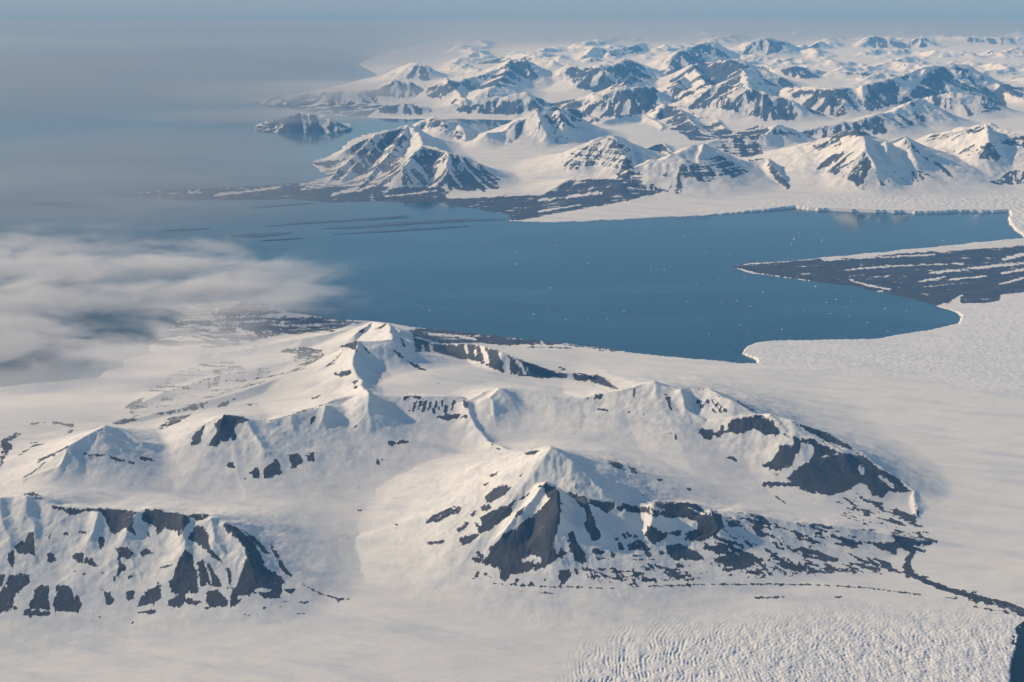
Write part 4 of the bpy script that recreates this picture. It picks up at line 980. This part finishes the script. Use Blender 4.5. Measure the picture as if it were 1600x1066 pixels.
# ------------------------------------------------------------------ low dark islets in the fjord
def islet(pts, half, label, seed):
    """pts: photo line of the islet's spine; half: half thickness in photo pixels."""
    rng = random.Random(seed)
    n = 26
    line = []
    for k in range(n):
        t = k / (n - 1) * (len(pts) - 1); i = min(int(t), len(pts) - 2); f = t - i
        line.append((pts[i][0] + (pts[i + 1][0] - pts[i][0]) * f, pts[i][1] + (pts[i + 1][1] - pts[i][1]) * f))
    vs = []; fs = []
    wob = [rng.gauss(0, .22) for _ in range(n * 2)]
    for k, (px, py) in enumerate(line):
        env = max(math.sin(math.pi * (k + .4) / (n - .2)), 0) ** .6
        up = half * env * (1 + wob[k]); dn = half * env * (1 + wob[n + k])
        for off, z in ((-up, -3.0), (-up * .5, 5 + 4 * env), (0, 6 + 9 * env), (dn * .5, 4 + 4 * env), (dn, -3.0)):
            x, y = unproject(px, py + off, z); vs.append((float(x), float(y), z))
    for k in range(n - 1):
        for j in range(4):
            a = k * 5 + j
            fs.append((a + 1, a, a + 5, a + 6))
    me = bpy.data.meshes.new('islet'); me.from_pydata(vs, [], fs)
    me.materials.append(MAT_MUD)
    o = bpy.data.objects.new('islet', me); C.objects.link(o); tag(o, label, 'islet', 'structure', 'low islets in the fjord'); return o
islet([(58, 319), (88, 317), (116, 318)], 1.6, 'small low dark islet far left, half lost in cloud', 1)
islet([(247, 361), (285, 359.5), (328, 357)], 2.0, 'short thin dark islet left of the oval islet', 2)
islet([(360, 370), (405, 368), (456, 364)], 4.2, 'oval dark islet, the broadest of the low islets', 3)
islet([(394, 325), (440, 321), (492, 317)], 1.6, 'thin dark islet just off the tip of the long spit', 4)
islet([(412, 354), (470, 349), (540, 345), (640, 337)], 2.2, 'long straight dark islet between the spit and the lower strips', 5)
islet([(500, 358), (560, 355), (640, 349), (720, 345), (790, 343)], 3.2, 'longest dark strip of low land in front of the far coast', 6)
islet([(520, 366), (600, 362), (680, 357), (735, 353)], 2.4, 'lowest dark strip islet, nearest the open fjord', 7)
islet([(408, 376), (440, 374), (474, 372)], 1.2, 'hair-thin dark islet under the oval islet', 8)
islet([(540, 345), (590, 342), (640, 340)], 1.4, 'short dark strip islet above the longest strip', 9)

# ------------------------------------------------------------------ icebergs
im, nt, bs, out = new_mat('iceberg_ice')
bs.inputs['Base Color'].default_value = (.80, .83, .86, 1); bs.inputs['Roughness'].default_value = .6
berg_meshes = []
for k in range(7):
    rng = random.Random(100 + k)
    bm = bmesh.new(); bmesh.ops.create_icosphere(bm, subdivisions=2, radius=1.0)
    ax = [Vector((rng.gauss(0, 1), rng.gauss(0, 1), rng.uniform(0, 1))).normalized() for _ in range(7)]
    cut = [rng.uniform(.45, .8) for _ in ax]
    for v in bm.verts:
        p = v.co.copy()
        for a, c in zip(ax, cut):
            d = p.dot(a)
            if d > c: p -= a * (d - c) * .92
        v.co = Vector((p.x * rng.uniform(.95, 1.05), p.y * .7, p.z * .55 + .12))
    me = bpy.data.meshes.new('iceberg'); bm.to_mesh(me); bm.free(); me.materials.append(im); berg_meshes.append(me)
def berg(px, py, size, label, k):
    x, y = unproject(px, py, 0.0)
    o = bpy.data.objects.new('iceberg', berg_meshes[k % 7]); C.objects.link(o)
    o.location = (float(x), float(y), 0.0); o.rotation_euler = (0, 0, k * 2.4); o.scale = (size, size, size * .9)
    tag(o, label, 'iceberg', None, 'icebergs adrift in the fjord')
NAMED = [(5,897,433,26,'brightest white iceberg off the near coast, below the middle of the fjord'),(5,820,208,24,'white iceberg alone in the middle of the open fjord'),(5,685,100,24,'white iceberg nearest the dark strip islets'),
 (5,433,415,24,'white iceberg beside the tip of the cloud tongue'),(5,1000,125,26,'white iceberg just below the left tip of the far low glacier tongue'),(5,970,315,20,'small white iceberg between the open-fjord berg and the near coast'),
 (6,573,97,30,'larger of the two close white icebergs in front of the far ice cliff'),(6,563,118,22,'smaller of the two close white icebergs in front of the far ice cliff'),(6,1243,103,32,'white iceberg alone above the snowy edge of the dark moraine tongue'),
 (6,670,308,26,'white iceberg close below the lower shore of the moraine tongue'),(6,760,367,24,'white iceberg off the crevassed glacier front, left of a fainter one'),(6,980,408,24,'wide white iceberg in the bay right of the glacier front'),
 (6,95,375,22,'left one of a row of white icebergs left of the moraine tip'),(6,1215,505,22,'white iceberg touching the inner end of the bay by the glacier front')]
for k, (tl, u, v, s, lab) in enumerate(NAMED):
    px, py = tpx(tl, u, v); berg(px, py, s, lab, k)
def speck_label(px, py):
    where = ('beside the dark strip islets' if px < 700 and py < 385 else 'under the low snow tongue of the far shore' if px < 1040 and py < 385 else 'in front of the far ice cliff' if py < 395
             else 'around the tip of the moraine tongue' if 1040 < px and py < 440 else 'in the bay off the crevassed glacier front' if px > 1160 else 'close off the near coast' if py > 480 else 'near the end of the cloud tongue' if px < 700 else 'in the middle of the open fjord')
    return 'tiny white ice fragment adrift ' + where
small = [(5,1140,207),(5,1140,457),(5,1420,237),(5,1580,375),(5,240,100),(5,1225,453),(5,1480,233),(5,1010,188),(5,345,75),(5,965,405),(6,595,70),(6,697,105),(6,237,270),(6,250,377),(6,318,372),(6,378,395),(6,537,415),
 (6,1075,418),(6,717,380),(6,680,345),(6,435,335),(6,182,155),(6,420,30),(6,140,295),(6,620,415),(6,195,520),(6,288,600),(4,1090,115),(4,1260,155),(4,940,155),(5,1040,455),(5,1300,420),(6,900,470),(6,520,500),(6,820,440),(6,330,480)]
rng = random.Random(42)
for k, (tl, u, v) in enumerate(small):
    px, py = tpx(tl, u, v); berg(px, py, rng.uniform(12, 18), speck_label(px, py), k + 20)
got = 0
while got < 75:
    px = rng.uniform(560, 1480); py = rng.uniform(350, 560)
    if not inside(np.array([px]), np.array([py]), SHORE)[0] or not inside(np.array([px]), np.array([py + 6]), SHORE)[0]:
        continue
    if got > 25 and not (px > 1120 and (py > 470 or py < 350)) and rng.random() < .8:
        continue
    got += 1
    berg(px, py, min(4.5 + rng.expovariate(.3), 17), speck_label(px, py), got + 60)
# ------------------------------------------------------------------ haze
def box(name, x0, x1, y0, y1, z0, z1):
    me = bpy.data.meshes.new(name)
    vs = [(x, y, z) for z in (z0, z1) for y in (y0, y1) for x in (x0, x1)]
    me.from_pydata(vs, [], [(0, 2, 3, 1), (4, 5, 7, 6), (0, 1, 5, 4), (2, 6, 7, 3), (0, 4, 6, 2), (1, 3, 7, 5)])
    o = bpy.data.objects.new(name, me); C.objects.link(o); return o
hz = box('haze', -270000, 270000, -30000, 430000, -26.5, H + 60)
m = bpy.data.materials.new('haze'); m.use_nodes = True
m.node_tree.nodes.clear()
pv = m.node_tree.nodes.new('ShaderNodeVolumePrincipled'); mo = m.node_tree.nodes.new('ShaderNodeOutputMaterial')
pv.inputs['Color'].default_value = (.14, .46, .95, 1)
pv.inputs['Density'].default_value = 9.8e-6
pv.inputs['Anisotropy'].default_value = 0.0
pv.inputs['Absorption Color'].default_value = (1, 1, 1, 1)
m.node_tree.links.new(pv.outputs[0], mo.inputs['Volume'])
hz.data.materials.append(m)
tag(hz, 'pale blue air haze filling the whole view', 'haze', 'stuff')

# ------------------------------------------------------------------ clouds
def cloud_material(name, dens, scale, thresh, sharp, seed, stretch=(1, 1, 1), tone=.93, step=.3, contrast=2.2):
    m = bpy.data.materials.new(name); m.use_nodes = True
    nt = m.node_tree; nt.nodes.clear(); N, L = nt.nodes, nt.links
    out = N.new('ShaderNodeOutputMaterial'); v = N.new('ShaderNodeVolumePrincipled')
    v.inputs['Color'].default_value = (tone, tone, tone + .01, 1); v.inputs['Anisotropy'].default_value = 0.1
    L.new(v.outputs[0], out.inputs['Volume'])
    tc = N.new('ShaderNodeTexCoord'); geo = N.new('ShaderNodeNewGeometry')
    ln = N.new('ShaderNodeVectorMath'); ln.operation = 'LENGTH'; L.new(tc.outputs['Object'], ln.inputs[0])
    fall = N.new('ShaderNodeMapRange'); fall.interpolation_type = 'SMOOTHSTEP'; L.new(ln.outputs['Value'], fall.inputs[0])
    fall.inputs[1].default_value = .97; fall.inputs[2].default_value = .35
    mp = N.new('ShaderNodeMapping'); mp.inputs['Scale'].default_value = stretch; mp.inputs['Location'].default_value = (seed * 3.1, seed * 1.7, seed)
    L.new(geo.outputs['Position'], mp.inputs['Vector'])
    t = N.new('ShaderNodeTexNoise'); t.inputs['Scale'].default_value = scale; t.inputs['Detail'].default_value = 6; t.inputs['Roughness'].default_value = .66; t.inputs['Distortion'].default_value = .4
    L.new(mp.outputs[0], t.inputs['Vector'])
    ct = N.new('ShaderNodeMath'); ct.operation = 'MULTIPLY_ADD'; L.new(t.outputs['Fac'], ct.inputs[0]); ct.inputs[1].default_value = contrast; ct.inputs[2].default_value = .5 - contrast / 2
    a = N.new('ShaderNodeMath'); a.operation = 'MULTIPLY_ADD'; L.new(fall.outputs[0], a.inputs[0]); a.inputs[1].default_value = .55; L.new(ct.outputs[0], a.inputs[2])
    r = N.new('ShaderNodeMapRange'); r.interpolation_type = 'SMOOTHSTEP'; L.new(a.outputs[0], r.inputs[0]); r.inputs[1].default_value = thresh; r.inputs[2].default_value = thresh + sharp
    r.inputs[3].default_value = 0; r.inputs[4].default_value = dens
    k = N.new('ShaderNodeMath'); k.operation = 'MULTIPLY'; L.new(r.outputs[0], k.inputs[0]); L.new(fall.outputs[0], k.inputs[1])
    L.new(k.outputs[0], v.inputs['Density'])
    m.cycles.volume_step_rate = step
    return m
def cloud(px, py, z, rx, ry, rz, mat, label):
    x, y = unproject(px, py, z)
    bm = bmesh.new(); bmesh.ops.create_icosphere(bm, subdivisions=3, radius=1.0)
    me = bpy.data.meshes.new('cloud'); bm.to_mesh(me); bm.free()
    o = bpy.data.objects.new('cloud', me); C.objects.link(o)
    o.location = (float(x), float(y), z); o.scale = (rx, ry, rz); me.materials.append(mat)
    tag(o, label, 'cloud', 'stuff', 'low clouds over the coast and sea'); return o
import bmesh
STRATUS = cloud_material('stratus', 3.0e-3, 1 / 1100, .66, .7, 3, (.55, .8, 1.6), .93, .16, 3.2)
WISP = cloud_material('wisp', 1.6e-3, 1 / 900, .72, .7, 4, (.5, .85, 1.6), .95, .16, 3.0)
MIST = cloud_material('mist', 7e-4, 1 / 2200, .5, .7, 8, (.8, 1, 2))
VEIL = cloud_material('veil', 1.7e-4, 1 / 8000, .3, .8, 5, (.4, 1, 2), .48)
SHEET = cloud_material('sheet', 3.2e-4, 1 / 5000, .35, .8, 9, (.4, 1, 2), .65)
DECK = cloud_material('deck', 2.2e-4, 1 / 14000, .25, .8, 6, (.4, 1, 2), .48)
STREAK = cloud_material('streak_cloud', 2.6e-4, 1 / 2600, .7, .7, 12, (.3, .9, 2), .8, .2, 3.4)
cloud(110, 300, 520, 11500, 8000, 260, STREAK, 'faint streaks of low cloud over the sea above the main bank')
cloud(-20, 455, 500, 9200, 7600, 320, STRATUS, 'thick soft cloud bank over the near left coast')
cloud(330, 455, 450, 4700, 4300, 240, WISP, 'wispy cloud tongue reaching out over the fjord from the left bank')
cloud(20, 535, 480, 4400, 2300, 240, STRATUS, 'grey cloud roll over the dark water gap at the left edge')
cloud(190, 560, 480, 2600, 1500, 220, WISP, 'ragged cloud scraps along the hidden shore at left')
cloud(60, 615, 600, 5000, 2400, 300, MIST, 'thin mist lying on the streaky snow slopes at left')
cloud(330, 560, 680, 3200, 2300, 260, MIST, 'thin mist wisps over the snowy spur above the near coast')
cloud(40, 285, 600, 17000, 12500, 600, VEIL, 'thin cloud veil over the sea at left below the horizon')
cloud(190, 235, 550, 12000, 9000, 420, VEIL, 'thin grey veil over the open sea beyond the long dark spit')
cloud(0, 110, 800, 38000, 30000, 800, VEIL, 'broad grey cloud veil far out over the sea at upper left')
cloud(430, 180, 520, 8500, 3600, 260, SHEET, 'flat cloud sheet hiding the top of the small dark headland')
cloud(450, 142, 600, 9500, 7000, 420, SHEET, 'cloud lying across the left tip of the far coastal range')
cloud(590, 84, 600, 15000, 13000, 650, DECK, 'grey cloud spilling over the left end of the far ice cap')
cloud(880, 46, 1000, 110000, 22000, 800, DECK, 'long pale cloud deck behind the farthest peaks along the top')
cloud(800, -4, 900, 190000, 70000, 800, DECK, 'smooth grey cloud sheet at the very top, out to the horizon')

print('script seconds', time.time() - T0, 'verts', NR * NC)
